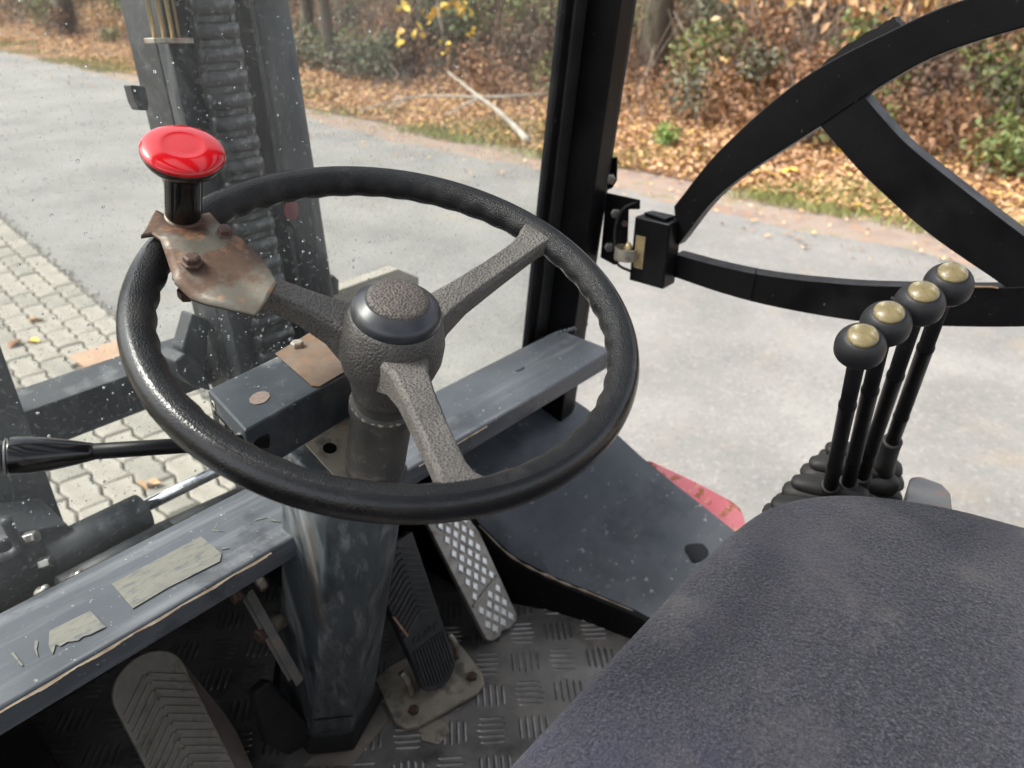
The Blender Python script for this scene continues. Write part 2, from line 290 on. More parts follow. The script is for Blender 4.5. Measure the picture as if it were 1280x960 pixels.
# asphalt road with a ragged outer edge
ys = np.linspace(-40, 120, 641)
right = 5.72 + .036 * ys + .05 * np.sin(ys * 1.7) + .04 * np.sin(ys * 5.3 + 1) + rs.uniform(-.03, .03, len(ys)); right = np.where(ys > 25, right[np.argmin(abs(ys - 25))] + (ys - 25) * .01, right)
v = [(-3.0, y, GZ) for y in ys] + [(r_, y, GZ) for y, r_ in zip(ys, right)]; n = len(ys)
road = obj('road', v, [(i, n + i, n + i + 1, i + 1) for i in range(n - 1)], m_asph, centre=False); tag(road, 'pale worn asphalt road running past the right side of the forklift', kind='structure')
verge = grid_obj('verge', np.array([5.2, 5.9, 6.5, 7.0]), np.linspace(-40, 120, 300), lambda x, y: np.full_like(x, GZ - .006) + .004 * (x > 5.5) * 0 + .012 * np.clip(x - 6.0, 0, 1), m_verge, 'structure')
bank = grid_obj('bank', np.concatenate([np.linspace(6.55, 16, 60), np.linspace(17, 120, 30)]), np.linspace(-40, 140, 240), lambda x, y: bz(x, y), m_bank, 'structure')

# block paving: x < 1.05 + .127 y
pav = obj('block_paving', [(-3, -3, GZ + .004), (.67 + 0, -3, GZ + .004), (2.6, 12.2, GZ + .004), (-3, 12.2, GZ + .004)], [(0, 1, 2, 3)], m_joint, centre=False)
tag(pav, 'pale interlocking concrete block paving beside the asphalt', kind='structure')
pa = math.atan(.127); pd = V(math.sin(pa), math.cos(pa)); pr = V(math.cos(pa), -math.sin(pa))
LP, WP = .22, .112
def paver_mesh(jit, m):
    top = []; 
    def outline(s):
        pts = []
        for i in range(5):
            t = i / 4; pts.append((-LP / 2 + LP * t, -WP / 2 + (.010 if i % 2 else -.006)))
        for i in range(4, -1, -1):
            t = i / 4; pts.append((-LP / 2 + LP * t, WP / 2 + (.010 if i % 2 else -.006)))
        return [(x * (1 - s * 2 / LP), y * (1 - s * 2 / WP)) for x, y in pts]
    a, b = outline(.004), outline(.011); n = len(a)
    v = [(x, y, 0) for x, y in a] + [(x, y, .017) for x, y in a] + [(x, y, .023 + jit * ((i % 3) - 1)) for i, (x, y) in enumerate(b)]
    f = [tuple(range(2 * n, 3 * n))] + [(i, (i + 1) % n, n + (i + 1) % n, n + i) for i in range(n)] + [(n + i, n + (i + 1) % n, 2 * n + (i + 1) % n, 2 * n + i) for i in range(n)]
    me = bpy.data.meshes.new('paving_stone'); me.from_pydata(v, [], f); me.materials.append(m); return me, v, f
pms = [paver_mesh(.0008, m_pave), paver_mesh(-.001, m_pave2), paver_mesh(.0004, m_pave)]
cells = []
for i in range(-30, 20):
    for j in range(-4, 60):
        along = j * LP + (LP / 2 if i % 2 else 0); across = -.075 - (i + 12) * WP if False else -.07 - i * WP
        p = V(1.05, 0) + pd * along + pr * across
        if across > -.05 or p[0] < -2.6 or p[1] > 11.5 or p[1] < -1.5: continue
        cells.append((p[0], p[1], along, across))
cover_c = atz(140, 452, GZ)[:2]
vis = []
for cx, cy, al, ac in cells:
    if abs(cx - cover_c[0]) < .13 and abs(cy - cover_c[1]) < .16: continue
    q = M.T @ V(cx, cy, GZ); px, py = 640 + FPX * q[0] / q[2], 480 + FPX * q[1] / q[2]
    inv = q[2] > 0 and -60 < px < 460 and 240 < py < 900
    if not (cy > 1.0): continue
    vis.append((0 if inv else 1, cy, cx, cy))
vis.sort()
rest = MB(); cnt = 0
for a_, _, cx, cy in vis:
    k = random.randrange(3); me, pv, pf = pms[k]; zz = GZ + .005 + random.uniform(-.004, .004); rot = -pa + PI / 2 + random.uniform(-.02, .02)
    if cnt < 300 and a_ == 0:
        o = bpy.data.objects.new('paving_stone', me); C.objects.link(o); o.location = (cx, cy, zz); o.rotation_euler = (random.uniform(-.012, .012), random.uniform(-.012, .012), rot)
        place(o, pav); cnt += 1
    else:
        c_, s_ = math.cos(rot), math.sin(rot); rest.add([(cx + x * c_ - y * s_, cy + x * s_ + y * c_, zz + z) for x, y, z in pv], pf)
o = rest.build('paving_stones', m_pave, pav); tag(o, kind='stuff')
o = obj('cover_plate', *abox(cover_c[0] - .13, cover_c[0] + .12, cover_c[1] - .15, cover_c[1] + .15, GZ + .006, GZ + .031), m_brown, bevel=.004); tag(o, 'square rust-brown cover set flush in the pale block paving', 'cover plate')
# crumbly mossy strip between paving and asphalt
mb = MB()
for i in range(2200):
    y = rs.uniform(1.5, 11); x = 1.05 + .127 * y + rs.normal(-.02, .03); r_ = rs.uniform(.003, .010)
    mb.add(*lathe_g([(r_ * .9, 0), (r_, r_ * .35), (r_ * .5, r_ * .7)], (x, y, GZ + .004), (rs.normal(0, .2), rs.normal(0, .2), 1), n=5))
o = mb.build('edge_crumbs', m_pave2, None); tag(o, 'crumbled soil and grit along the paving edge', 'grit', kind='stuff')

# scattered leaves as small folded blades
def leaves(name, P, size, m, parent=None, flat=.0, up=None, aspect=.55, curl=.25):
    P = np.array(P, float); N_ = len(P)
    a = rs.uniform(0, 2 * PI, N_); d = np.stack([np.cos(a), np.sin(a), rs.normal(0, flat, N_)], 1); d /= np.linalg.norm(d, axis=1)[:, None]
    nrm = np.stack([rs.normal(0, flat, N_), rs.normal(0, flat, N_), np.ones(N_)], 1); nrm /= np.linalg.norm(nrm, axis=1)[:, None]
    s = np.cross(nrm, d); s /= np.linalg.norm(s, axis=1)[:, None]; nrm = np.cross(d, s)
    L_ = (size * rs.uniform(.6, 1.3, N_))[:, None]
    v = np.stack([P - d * L_ * .5, P + s * L_ * aspect * .5 + nrm * L_ * curl, P + d * L_ * .5 + nrm * L_ * curl * .3, P - s * L_ * aspect * .5 + nrm * L_ * curl * .8], 1).reshape(-1, 3)
    f = np.arange(4 * N_).reshape(-1, 4)
    me = bpy.data.meshes.new(name); c = v.mean(0); v = v - c
    me.vertices.add(len(v)); me.vertices.foreach_set('co', v.ravel()); me.loops.add(4 * N_); me.loops.foreach_set('vertex_index', f.ravel())
    me.polygons.add(N_); me.polygons.foreach_set('loop_start', np.arange(0, 4 * N_, 4)); me.polygons.foreach_set('loop_total', np.full(N_, 4)); me.update(); me.validate()
    me.materials.append(m); o = bpy.data.objects.new(name, me); C.objects.link(o); o.location = c
    return place(o, parent)
def scatter(n, x0, x1, y0, y1, nearw=1.6):
    out = []
    while len(out) < n:
        k = n * 2; x = rs.uniform(x0, x1, k); y = rs.uniform(y0, y1, k); d = np.hypot(x, y)
        keep = rs.uniform(0, 1, k) < (6.5 / np.maximum(d, 6.5)) ** nearw
        out += list(zip(x[keep], y[keep]))
    return np.array(out[:n])
xy = scatter(85000, 6.5, 15, -4, 34); e = np.clip((xy[:, 0] - (6.15 + .03 * xy[:, 1])) * 2.2, 0, 1); xy = xy[rs.uniform(0, 1, len(xy)) < e]
o = leaves('leaf_litter', np.c_[xy, bz(xy[:, 0], xy[:, 1]) + rs.uniform(.005, .05, len(xy))], .064, m_litter, flat=.45); tag(o, 'orange and brown fallen leaves covering the roadside bank', 'leaf litter', kind='stuff')
xy = scatter(500, 5.3, 6.5, -2, 20); o = leaves('verge_leaves', np.c_[xy, np.full(len(xy), GZ + .02)], .045, m_litter, flat=.3); tag(o, 'sparse small leaves and chips scattered along the road edge', 'fallen leaves', kind='stuff')
# grass patches at the foot of the bank
def blades(name, P, h, m, wdt=.006):
    P = np.array(P); N_ = len(P); a = rs.uniform(0, 2 * PI, N_); s = np.stack([np.cos(a), np.sin(a), np.zeros(N_)], 1) * wdt
    H = h * rs.uniform(.4, 1.3, N_); lean = np.stack([rs.normal(0, .5, N_) * H, rs.normal(0, .5, N_) * H, H], 1)
    v = np.stack([P - s, P + s, P + lean], 1).reshape(-1, 3); me = bpy.data.meshes.new(name); c = v.mean(0)
    me.from_pydata((v - c).tolist(), [], np.arange(3 * N_).reshape(-1, 3).tolist()); me.materials.append(m); o = bpy.data.objects.new(name, me); C.objects.link(o); o.location = c; return place(o)
xy = scatter(60000, 6.25, 7.6, -3, 24); k = np.sin(xy[:, 1] * 1.3) + np.sin(xy[:, 1] * 3.1 + xy[:, 0] * 2) + rs.normal(0, .5, len(xy)) - 1.1 * np.abs(xy[:, 0] - 6.8); xy = xy[k > -.15]
o = blades('verge_grass', np.c_[xy, bz(xy[:, 0], xy[:, 1])], .07, m_grass); tag(o, 'thin yellow-green grass growing through leaves at the foot of the bank', 'grass', kind='stuff')

def gpt(px, py, lift=0):                           # where a sight line meets the bank
    r = ray(px, py); r = r / np.linalg.norm(r)
    for t in np.arange(5, 60, .05):
        p = r * t
        z = float(bz(p[0], p[1])) if p[0] > 6.6 else GZ
        if p[2] < z + lift: return p
    return r * 30
# fallen branch on the bank
fb = [gpt(660, 176, .05), gpt(640, 155, .12), gpt(618, 135, .2), gpt(600, 122, .25), gpt(580, 106, .33), gpt(560, 90, .42)]
log = obj('fallen_branch', *tube_g(bez(fb, 30), [.014 + .026 * t_ ** 1.3 + .003 * math.sin(t_ * 40) for t_ in np.linspace(1, 0, 31)], 10), m_log, smooth=True)
tag(log, 'bare grey fallen branch lying forked across the leafy bank', 'branch')
p0 = fb[3]
for pts, r0 in (([p0, gpt(640, 120, .28), gpt(690, 116, .3)], .020), ([p0, gpt(560, 120, .25), gpt(510, 122, .22), gpt(450, 138, .12)], .018), ([gpt(600, 122, .25), gpt(575, 134, .15), gpt(556, 144, .06)], .018), ([gpt(512, 122, .2), gpt(490, 132, .12), gpt(482, 138, .05)], .014)):
    k = 24; obj('side_branch', *tube_g(bez(pts, k), list(np.linspace(r0, .008, len(bez(pts, k)))), 8), m_log, log, smooth=True)

# undergrowth
def cloud(n, c, r, sq=(1, 1, 1)):
    d = rs.normal(0, 1, (n, 3)); d /= np.linalg.norm(d, axis=1)[:, None]; d *= (rs.uniform(0, 1, n) ** .45)[:, None]
    return np.array(c) + d * r * np.array(sq)
def thicket(n, x0, x1, y0, y1, hf):
    xy = scatter(n, x0, x1, y0, y1, 1.2); nz_ = np.sin(xy[:, 0] * 2.3 + xy[:, 1] * 1.1) + np.sin(xy[:, 1] * 2.9 - xy[:, 0] * 1.2)
    h = hf(xy[:, 0], xy[:, 1]) * (.65 + .22 * nz_); z = bz(xy[:, 0], xy[:, 1]) + rs.uniform(0, 1, n) ** .8 * np.maximum(h, .08)
    return np.c_[xy, z]
hf = lambda x, y: np.clip((x - 7.9) * .55, .08, 2.4)
tag(leaves('dry_undergrowth', thicket(26000, 8.3, 17, -5, 44, hf), .085, m_dry, flat=1.0), 'tangled brown dead bracken and brush filling the wood edge', 'undergrowth', kind='stuff')
kinds = {'dark': [], 'dry': [], 'orange': [], 'green': [], 'grey': []}
for i in range(430):
    while True:
        x = rs.uniform(8.4, 15); y = rs.uniform(-4, 36)
        q_ = M.T @ V(x, y, -.8); px_ = 640 + FPX * q_[0] / max(q_[2], .1)
        if rs.rand() < (8 / math.hypot(x, y)) ** .8 and not (785 < px_ < 850 and x < 10.5): break
    kd = rs.choice(['dark', 'dry', 'orange', 'green', 'grey'], p=[.26, .22, .14, .24, .14]); r = rs.uniform(.22, .55) * (1 + .04 * (x - 8)); z = float(bz(x, y)) + rs.uniform(.1, .9) * float(hf(x, y)) + .08
    kinds[kd].append(cloud(int(300 * r / .4), (x, y, z), r, (1, 1, .85)))
for kd, m_, lb in (('dark', m_darkl, 'dark brown brush clumps coloured to give the shaded gaps of the wood edge'), ('dry', m_dry, 'tan and brown dead bracken clumps in the brush'), ('orange', m_orange, 'rust-orange leaves still hanging in the brush'), ('green', m_green, 'olive green bramble clumps through the brush'), ('grey', m_greyg, 'dull grey-green foliage clumps deep in the brush')):
    tag(leaves(kd + '_undergrowth' if kd != 'dry' else 'bracken', np.concatenate(kinds[kd]), .08, m_, flat=1.0), lb, 'undergrowth', kind='stuff')
mb = MB()
for i in range(3400):
    x = rs.uniform(8.0, 16); y = rs.uniform(-4, 34); z = float(bz(x, y)); h = rs.uniform(.3, 1) * float(hf(x, y)) * 1.4; r_ = rs.uniform(.004, .014)
    a = V(x, y, z); b = a + V(rs.normal(0, .35), rs.normal(0, .35), 1) * h * .5; c = b + V(rs.normal(0, .5), rs.normal(0, .5), .8) * h * .5
    mb.add(*tube_g([a, b, c], [r_, r_ * .8, r_ * .4], 3, cap=False))
tag(mb.build('brush_stems', m_twig), 'thin brown stems and twigs standing in the brush', 'twigs', kind='stuff')
# trees standing in the wood edge
def tree(base, r, h, label, lean=(0, 0), leafm=m_dry, low=None):
    base = np.array(base, float); t = empty('tree', base); tag(t, label, 'tree', 'trees along the wood edge')
    top = base + V(lean[0] * h, lean[1] * h, h); pts = bez([base - V(0, 0, .2), base + (top - base) * .3 + V(.04, -.03, 0), base + (top - base) * .65 + V(-.05, .06, 0), top], 18)
    tr = obj('trunk', *tube_g(pts, [r * 1.35] + list(np.linspace(r * 1.1, r * .35, len(pts) - 1)), 14), m_bark, t, smooth=True)
    cl = []
    for i in range(9):
        f = rs.uniform(.38, .98); s = base + (top - base) * f; a = rs.uniform(0, 2 * PI); l = rs.uniform(.9, 2.0)
        e = s + V(math.cos(a) * l, math.sin(a) * l, rs.uniform(.1, .7)); obj('limb', *tube_g([s, (s + e) / 2 + V(0, 0, .15), e], [r * .3, r * .18, .01], 6), m_bark, t, smooth=True)
        cl.append(cloud(260, e, .75, (1, 1, .6)))
    leaves('crown', np.concatenate(cl), .10, leafm, t, flat=1.0)
    return t
tr_spec = [((812, 100), .21, 6.5, 'stout dark trunk just right of the cab pillar', (.0, 0)),
           ((418, 92), .10, 6, 'slim leaning trunk seen right of the mast', (-.10, .06)),
           ((532, 78), .16, 6.5, 'dark trunk behind the fallen branch', (.02, .0)),
           ((86, 40), .20, 7, 'far dark trunk left of the mast', (0, 0)),
           ((880, 50), .09, 6, 'thin grey trunk behind the top of the door frame', (.03, 0)),
           ((610, 60), .07, 5.5, 'thin straight sapling trunk left of the cab pillar', (.0, .02)),
           ((385, 70), .12, 6, 'mossy trunk beside the mast edge', (.03, 0)),
           ((1240, 70), .10, 6, 'slender trunk at the upper right behind the door frame', (-.05, 0))]
for (q, r_, h_, lb, ln) in tr_spec: tree(gpt(*q, 0), r_, h_, lb, ln)
for i, (x, y) in enumerate([(14.5, 2), (15.5, 6.5), (14, 11), (16, 14.5), (15, 20), (17, 25), (14.5, 31), (13.8, -1.5), (18, 9), (19, 17)]):
    t = tree((x, y, float(bz(x, y))), rs.uniform(.13, .24), 7.5, 'indistinct brown trunk deep in the wood behind the brush', (rs.normal(0, .03), rs.normal(0, .03))); t['group'] = 'trunks deep in the wood'
# shrubs one can tell apart
def shrub(c, r, n, m, sz, label, cat='shrub', sq=(1, 1, .8), stems=9):
    c = np.array(c, float); t = empty('shrub', c); tag(t, label, cat)
    sb = MB()
    for i in range(stems):
        e = c + rs.normal(0, .45, 3) * r + V(0, 0, r * .9); sb.add(*tube_g([c, (c + e) / 2 + rs.normal(0, .05, 3), e], [.012, .008, .003], 4, cap=False))
    sb.build('stems', m_twig, t); leaves('foliage', cloud(n, c + V(0, 0, r * .75), r, sq), sz, m, t, flat=1.0); return t
shrub(gpt(885, 118), .62, 1500, m_green, .07, 'olive green bush beside the stout trunk')
shrub(gpt(935, 112), .45, 900, m_green, .07, 'yellowish green broom-like bush above the door curve')
shrub(gpt(1055, 95), .38, 420, m_brightg, .075, 'small bright green bramble just behind the ribbed door pad')
shrub(gpt(1120, 160), .30, 160, m_green, .07, 'pale green bramble sprig inside the door frame opening')
shrub(gpt(1255, 175), .22, 110, m_brightg, .07, 'green sprig at the right edge of the bank')
shrub(gpt(831, 182), .16, 240, m_brightg, .05, 'bright green weed clump on the verge right of the pillar', 'weed')
shrub(gpt(650, 75), .45, 420, m_green, .08, 'loose green bush behind the forked branch')
shrub(gpt(150, 30), 1.0, 500, m_green, .11, 'green shrub at the far wood edge left of the mast')
shrub(gpt(20, 22), 1.2, 700, m_orange, .12, 'orange-brown bush at the far left of the wood edge')
# yellow-leaved twig near the top
sap = gpt(556, 100); ys_t = empty('sapling', sap); tag(ys_t, 'thin sapling with a few big bright yellow leaves above the fallen branch', 'sapling')
lp = [rng(x_, y_, 9.2) + rs.normal(0, .05, 3) for x_, y_ in ((548, 3), (580, 6), (583, 18), (542, 22), (552, 27), (560, 48), (512, 28), (516, 34), (576, 49), (540, 8), (556, 5), (510, 52))]
obj('stem', *tube_g(bez([sap, (sap + lp[5]) / 2 + V(.1, 0, .1), lp[5], lp[3] + V(0, 0, .05), lp[0] + V(0, 0, .2)], 20), .008, 5), m_twig, ys_t)
leaves('yellow_leaves', np.repeat(np.array(lp), 4, 0) + rs.normal(0, .045, (48, 3)), .11, m_yellow, ys_t, flat=.9, aspect=.7)
# low hanging beech branch at top right
hb = rng(1240, -70, 8.6); tb = gpt(1240, 60); th = tree(tb + V(1.2, -.5, 0), .14, 6.5, 'beech whose low branches of copper leaves hang in at the top right')
for k_, (x0, y0, x1, y1) in enumerate(((1300, -40, 1120, 2), (1180, -60, 960, -2), (1250, -40, 1050, 12), (1300, -30, 1200, 6), (1100, -60, 900, -12))):
    a, b = rng(x0, y0, 8.8), rng(x1, y1, 8.4); br = obj('low_branch', *tube_g(bez([a, (a + b) / 2 + V(0, 0, .06), b], 12), .010, 5), m_twig, th)
    tt = rs.uniform(0, 1, 150)[:, None]; Pp = a + (b - a) * tt + rs.normal(0, .09, (150, 3)) - V(0, 0, .05); leaves('hanging_leaves', Pp, .11, m_orange, br, flat=1.2, aspect=.5)
# a few single leaves that read one by one
for q, m_, lb in (((45, 400), m_orange, 'orange leaf lying on the pale paving near the left edge, upper one'), ((42, 428), m_yellow, 'yellow leaf lying on the pale paving just below the orange one'), ((188, 603), m_orange, 'orange leaf lying on the paving beneath the black gear lever'), ((16, 432), m_dry, 'brown leaf lying on the paving at the left edge')):
    p = atz(*q, GZ + .032); o = leaves('fallen_leaf', [p] * 3 + rs.normal(0, .012, (3, 3)) * V(1, 1, .2), .08, m_, flat=.25); tag(o, lb, 'leaf', 'single leaves lying on the paving')
for q, lb in (((1215, 186), 'yellow leaf on the bank nearest the upper edge of the door strut'), ((1228, 200), 'yellow leaf on the bank just below another one by the strut'), ((1250, 201), 'yellow leaf on the bank near the right edge'), ((987, 215), 'yellow leaf on the bank inside the door frame left of the strut'), ((1052, 188), 'yellow leaf high in the door frame opening beside the strut'), ((1074, 259), 'yellow leaf low on the bank inside the door frame opening')):
    p = gpt(*q, .05); o = leaves('fallen_leaf', [p] * 2 + rs.normal(0, .015, (2, 3)), .12, m_yellow, flat=.5, aspect=.8); tag(o, lb, 'leaf', 'yellow leaves on the bank')
# ------------------------------------------------------------------ THE FORKLIFT
FK = empty('forklift', (.35, .3, GZ)); tag(FK, 'black forklift cab seen from the driver seat, with steering wheel, mast, levers and pedals', 'forklift')
wc = V(.3518, .4019, -.2241); wn = V(-.0848, -.3229, .9426); wu = nz(np.cross(wn, V(0, -1, 0))); wv = np.cross(wn, wu)
RW = .175
def W(a, b, h=0): return wc + wu * a + wv * b + wn * h
def onw(px, py, h=0): return onplane(px, py, wc + wn * h, wn)
def ab(p): d = p - wc; return d @ wu, d @ wv
# rim with finger scallops along the inner underside
vs_, fs = [], []; NS, NT = 320, 24
for i in range(NS):
    t = 2 * PI * i / NS; cr = wu * math.cos(t) + wv * math.sin(t)
    for k in range(NT):
        a = 2 * PI * k / NT; r = .0118; x = math.cos(a) * r; z = math.sin(a) * r * 1.1; z -= .0009 if 6 <= k <= 12 else 0
        if math.cos(a) < .3 and math.sin(a) < .5: x -= .0008 * (1 + math.cos(t * 46)) * max(0, math.cos(a - PI * 1.15))
        vs_.append(wc + cr * (RW + x) + wn * z)
    for k in range(NT):
        j = (i + 1) % NS; k2 = (k + 1) % NT; fs.append((i * NT + k, i * NT + k2, j * NT + k2, j * NT + k))
wheel = obj('steering_wheel', vs_, fs, m_rim, FK, smooth=True)
wheel.data.materials.append(m_rimg)
for p_ in wheel.data.polygons:
    if 5 <= p_.index % NT <= 12: p_.material_index = 1
hubp = [(.0335, -.004), (.0352, -.007), (.0375, -.014), (.0405, -.028), (.0405, -.042), (.037, -.056), (.0315, -.068), (.029, -.078), (.027, -.088), (.015, -.092)]
hub = obj('hub', *lathe_g(hubp, wc, wn, 64), m_hub, wheel, smooth=True)
obj('cap_ring', *lathe_g([(.0335, -.006), (.0338, -.001), (.0325, .003), (.0300, .005), (.0248, .0095), (.0236, .010)], wc, wn, 64), m_cap, hub, smooth=True)
obj('cap', *lathe_g([(.0233, .0075), (.0231, .0105), (.020, .0122), (.012, .0133), (.001, .0137)], wc, wn, 48), m_captop, hub, smooth=True)
for an in (.5, -119.3, 121):
    a = math.radians(an); d = wu * math.cos(a) + wv * math.sin(a); s = np.cross(wn, d); rings = []
    for rr, hw, ht, hb_ in ((.022, .021, -.022, -.060), (.034, .0185, -.018, -.050), (.048, .0145, -.0155, -.040), (.070, .0125, -.0125, -.031), (.11, .0112, -.007, -.023), (.145, .0112, -.001, -.015), (.158, .0125, .004, -.010), (.166, .016, .0085, -.006), (.174, .020, .0095, -.004)):
        c = wc + d * rr; k = .0025
        rings.append([c - s * hw * 1.02 + wn * (hb_), c - s * hw + wn * (ht - k * 1.6), c - s * (hw - k) + wn * ht, c + s * (hw - k) + wn * ht, c + s * hw + wn * (ht - k * 1.6), c + s * hw * 1.02 + wn * hb_])
    o = obj('spoke', *loft_g(rings), m_spoke, wheel, bevel=.0012)
# steering column tube and box
cyl = obj('column_tube', *lathe_g([(.0265, -.205), (.0265, -.172), (.0268, -.170), (.0265, -.168), (.0262, -.112), (.0285, -.110), (.0285, -.100), (.0250, -.097), (.0240, -.084)], wc, wn, 40), m_colcyl, FK, smooth=False, bevel=.0008)
for f in cyl.data.polygons: f.use_smooth = True
vs_ = [wc + wn * -.1 + (wu * math.cos(t) + wv * math.sin(t)) * (.0268 + .0008 * math.sin(t * 23)) for t in np.linspace(0, 2 * PI, 120, endpoint=False)]
obj('weld_bead', *tube_g(vs_, [.0011 + .0003 * math.sin(i * 1.9) + .0002 * math.sin(i * .7) for i in range(120)], 8, closed=True), m_plate, cyl, smooth=True)
a0 = W(*ab(onw(528, 520, -.14)), -.10); pipe = obj('column_rod', *tube_g([W(.036, .022, -.085), W(.036, .022, -.215)], .0085, 16), m_plate, FK, smooth=True)
obj('nut', *hexbolt(W(.034, .018, -.079), wn, .010, .008), m_rustbolt, pipe)
def U(px, py, h): return ab(onw(px, py, h))
hT = -.19
hB = -.66
TP = [np.array(U(*q, hT)) for q in ((353, 560), (414, 616), (486, 606), (512, 582))]
BP = [np.array(U(*q, hB)) for q in ((350, 866), (390, 922), (438, 917), (469, 862))]
def sect6(P4): return P4 + [P4[3] + V(0, .04), P4[0] + V(.045, .048)]
TS6, BS6 = sect6(TP), sect6(BP); BL, BF, BR = BP[0], BP[1], BP[2]
colbox = obj('column_box', *loft_g([[W(*q, hB - .03) for q in BS6], [W(*q, hB) for q in BS6], [W(*q, hT) for q in TS6]]), m_column, FK, bevel=.004, seg=3)
tp = [W(*U(x, y, hT + .001), hT + .0025) for x, y in ((372, 546), (424, 603), (505, 584), (470, 520), (440, 500))]
pl = obj('top_plate', *prism_g(tp, -wn * .002), m_plate, colbox, bevel=.0008)
obj('hole', *lathe_g([(.0062, 0), (.0062, .0006)], W(*U(412, 563, hT), hT + .0028), wn, 20), m_gloss, colbox)
# bottom seam and gaiter of the column
sk = []
cen = np.mean(BS6, axis=0)
for s_, h in ((1.05, hB + .010), (1.10, hB - .002), (1.14, hB - .015), (1.22, hB - .03)):
    q6 = BS6
    sk.append([W(*(cen + (q - cen) * s_), h) for q in q6])
obj('gaiter', *loft_g(sk), m_blackm, colbox, bevel=.004)
sa1, sa2 = [W(*(BP[q] + (TP[q] - BP[q]) * .10), hB + (hT - hB) * .10) for q in (1, 2)]; obj('seam', *box_g((sa1 + sa2) / 2, (sa2 - sa1) / 2 * .96, wv * .0012, wn * .0016), m_gloss, colbox)
lb = [aty(x, y, .60) for x, y in ((318, 868), (338, 850), (388, 905), (392, 928), (362, 945), (335, 930))]
obj('gaiter_flap', *prism_g(lb, (0, .02, -.01)), m_blackm, colbox, bevel=.004)
# switch box on the column
zt = -.308
A, B_, D_, E_ = (atz(x, y, zt) for x, y in ((259, 487), (306, 538), (432, 468), (393, 414)))
ex = nz(D_ - B_); ey = nz(A - B_); ey = nz(ey - ex * (ey @ ex) * .0); L1 = np.linalg.norm(D_ - B_) + .03; L2 = np.linalg.norm(A - B_); HB = .043
bx0 = B_
sw = obj('switch_box', *box_g(bx0 + ex * L1 / 2 + ey * L2 / 2 - V(0, 0, HB / 2), ex * L1 / 2, ey * L2 / 2, (0, 0, HB / 2)), m_blue, FK, bevel=.0022, seg=3)
rp = [atz(x, y, zt + .0006) for x, y in ((344, 443), (392, 414), (420, 424), (440, 445), (436, 463), (400, 484), (390, 483))]
obj('rust_patch', *prism_g(rp, (0, 0, .0012)), m_rustplate, sw, bevel=.0008)
sp = [bx0 + ex * (.030 + .0085 * math.cos(t) * (1.15 if abs(math.cos(t)) > .7 else .9)) + ey * (.030 + .0095 * math.sin(t)) + V(0, 0, .0003) for t in np.linspace(0, 2 * PI, 11)[:-1]]
obj('chip', *prism_g(sp, (0, 0, .0004)), mat('chipped_spot', (.20, .165, .135), (.17, .11, .09), 200, rough=.7), sw)
# end face: slot, screw hole, raised mark
fx = bx0 - ex * .0004
def onend(a, z, da, dz, m, nm, t=.0008): return obj(nm, *box_g(fx + ey * a - V(0, 0, z), -ex * t, ey * da, (0, 0, dz)), m, sw)
onend(.050, .022, .020, .0062, m_gloss, 'slot'); onend(.050, .022, .006, .0062, m_steel, 'latch', .0016)
obj('screw', *lathe_g([(.004, 0), (.004, .0012), (.002, .0012)], fx + ey * .014 - V(0, 0, .013), -ex, 16), m_steel, sw)
obj('ring_mark', *tube_g([fx + ey * (L2 - .011) - V(0, 0, .010) + ey * .004 * math.cos(t) + V(0, 0, .004) * math.sin(t) for t in np.linspace(0, 2 * PI, 20, endpoint=False)], .0007, 6, closed=True), m_galv, sw)
obj('bracket', *box_g(bx0 + ex * (L1 - .012) + ey * .05 - V(0, 0, HB + .012), ex * .016, ey * .018, (0, 0, .013)), m_blackm, sw, bevel=.002)
for a, b, h in ((.128, -.010, .022), (.140, -.012, .044)): obj('bolt', *hexbolt(bx0 + ex * a + ey * b - V(0, 0, h), -ey, .0062, .010), m_rustbolt, sw)
obj('bolt', *hexbolt(bx0 + ex * .098 + ey * (L2 - .004) + V(0, 0, .001), (0, 0, 1), .006, .006), m_galv, sw)
# gear lever on the left of the column
l0, l1, l2, l3 = rng(-30, 575, .62), rng(92, 566, .618), rng(228, 557, .618), rng(335, 551, .63)
lev = obj('gear_lever', *tube_g([l1, l2, l3], .0058, 16), m_black, FK, smooth=True)
ld = nz(l1 - l0); hp = rng(13, 570.5, .62)
u_, v_, _ = frame(l1 - hp)
obj('grip', *lathe_g([(.0125, -.002), (.0132, 0), (.0130, .009), (.0116, .022), (.0090, .036), (.0068, .046), (.0058, .050)], hp, l1 - hp, 32), m_gloss, lev, smooth=True)
m_ringr = mat('ribbed_grip', (.10, .10, .10), (.16, .16, .16), 60, rough=.4)
for k in range(6): obj('grip_ring', *lathe_g([(.0100, 0), (.0128 - k * .0006, .0016), (.0100, .0036)], hp - nz(l1 - hp) * (.004 + k * .0042), l1 - hp, 32), m_ringr, lev, smooth=True)
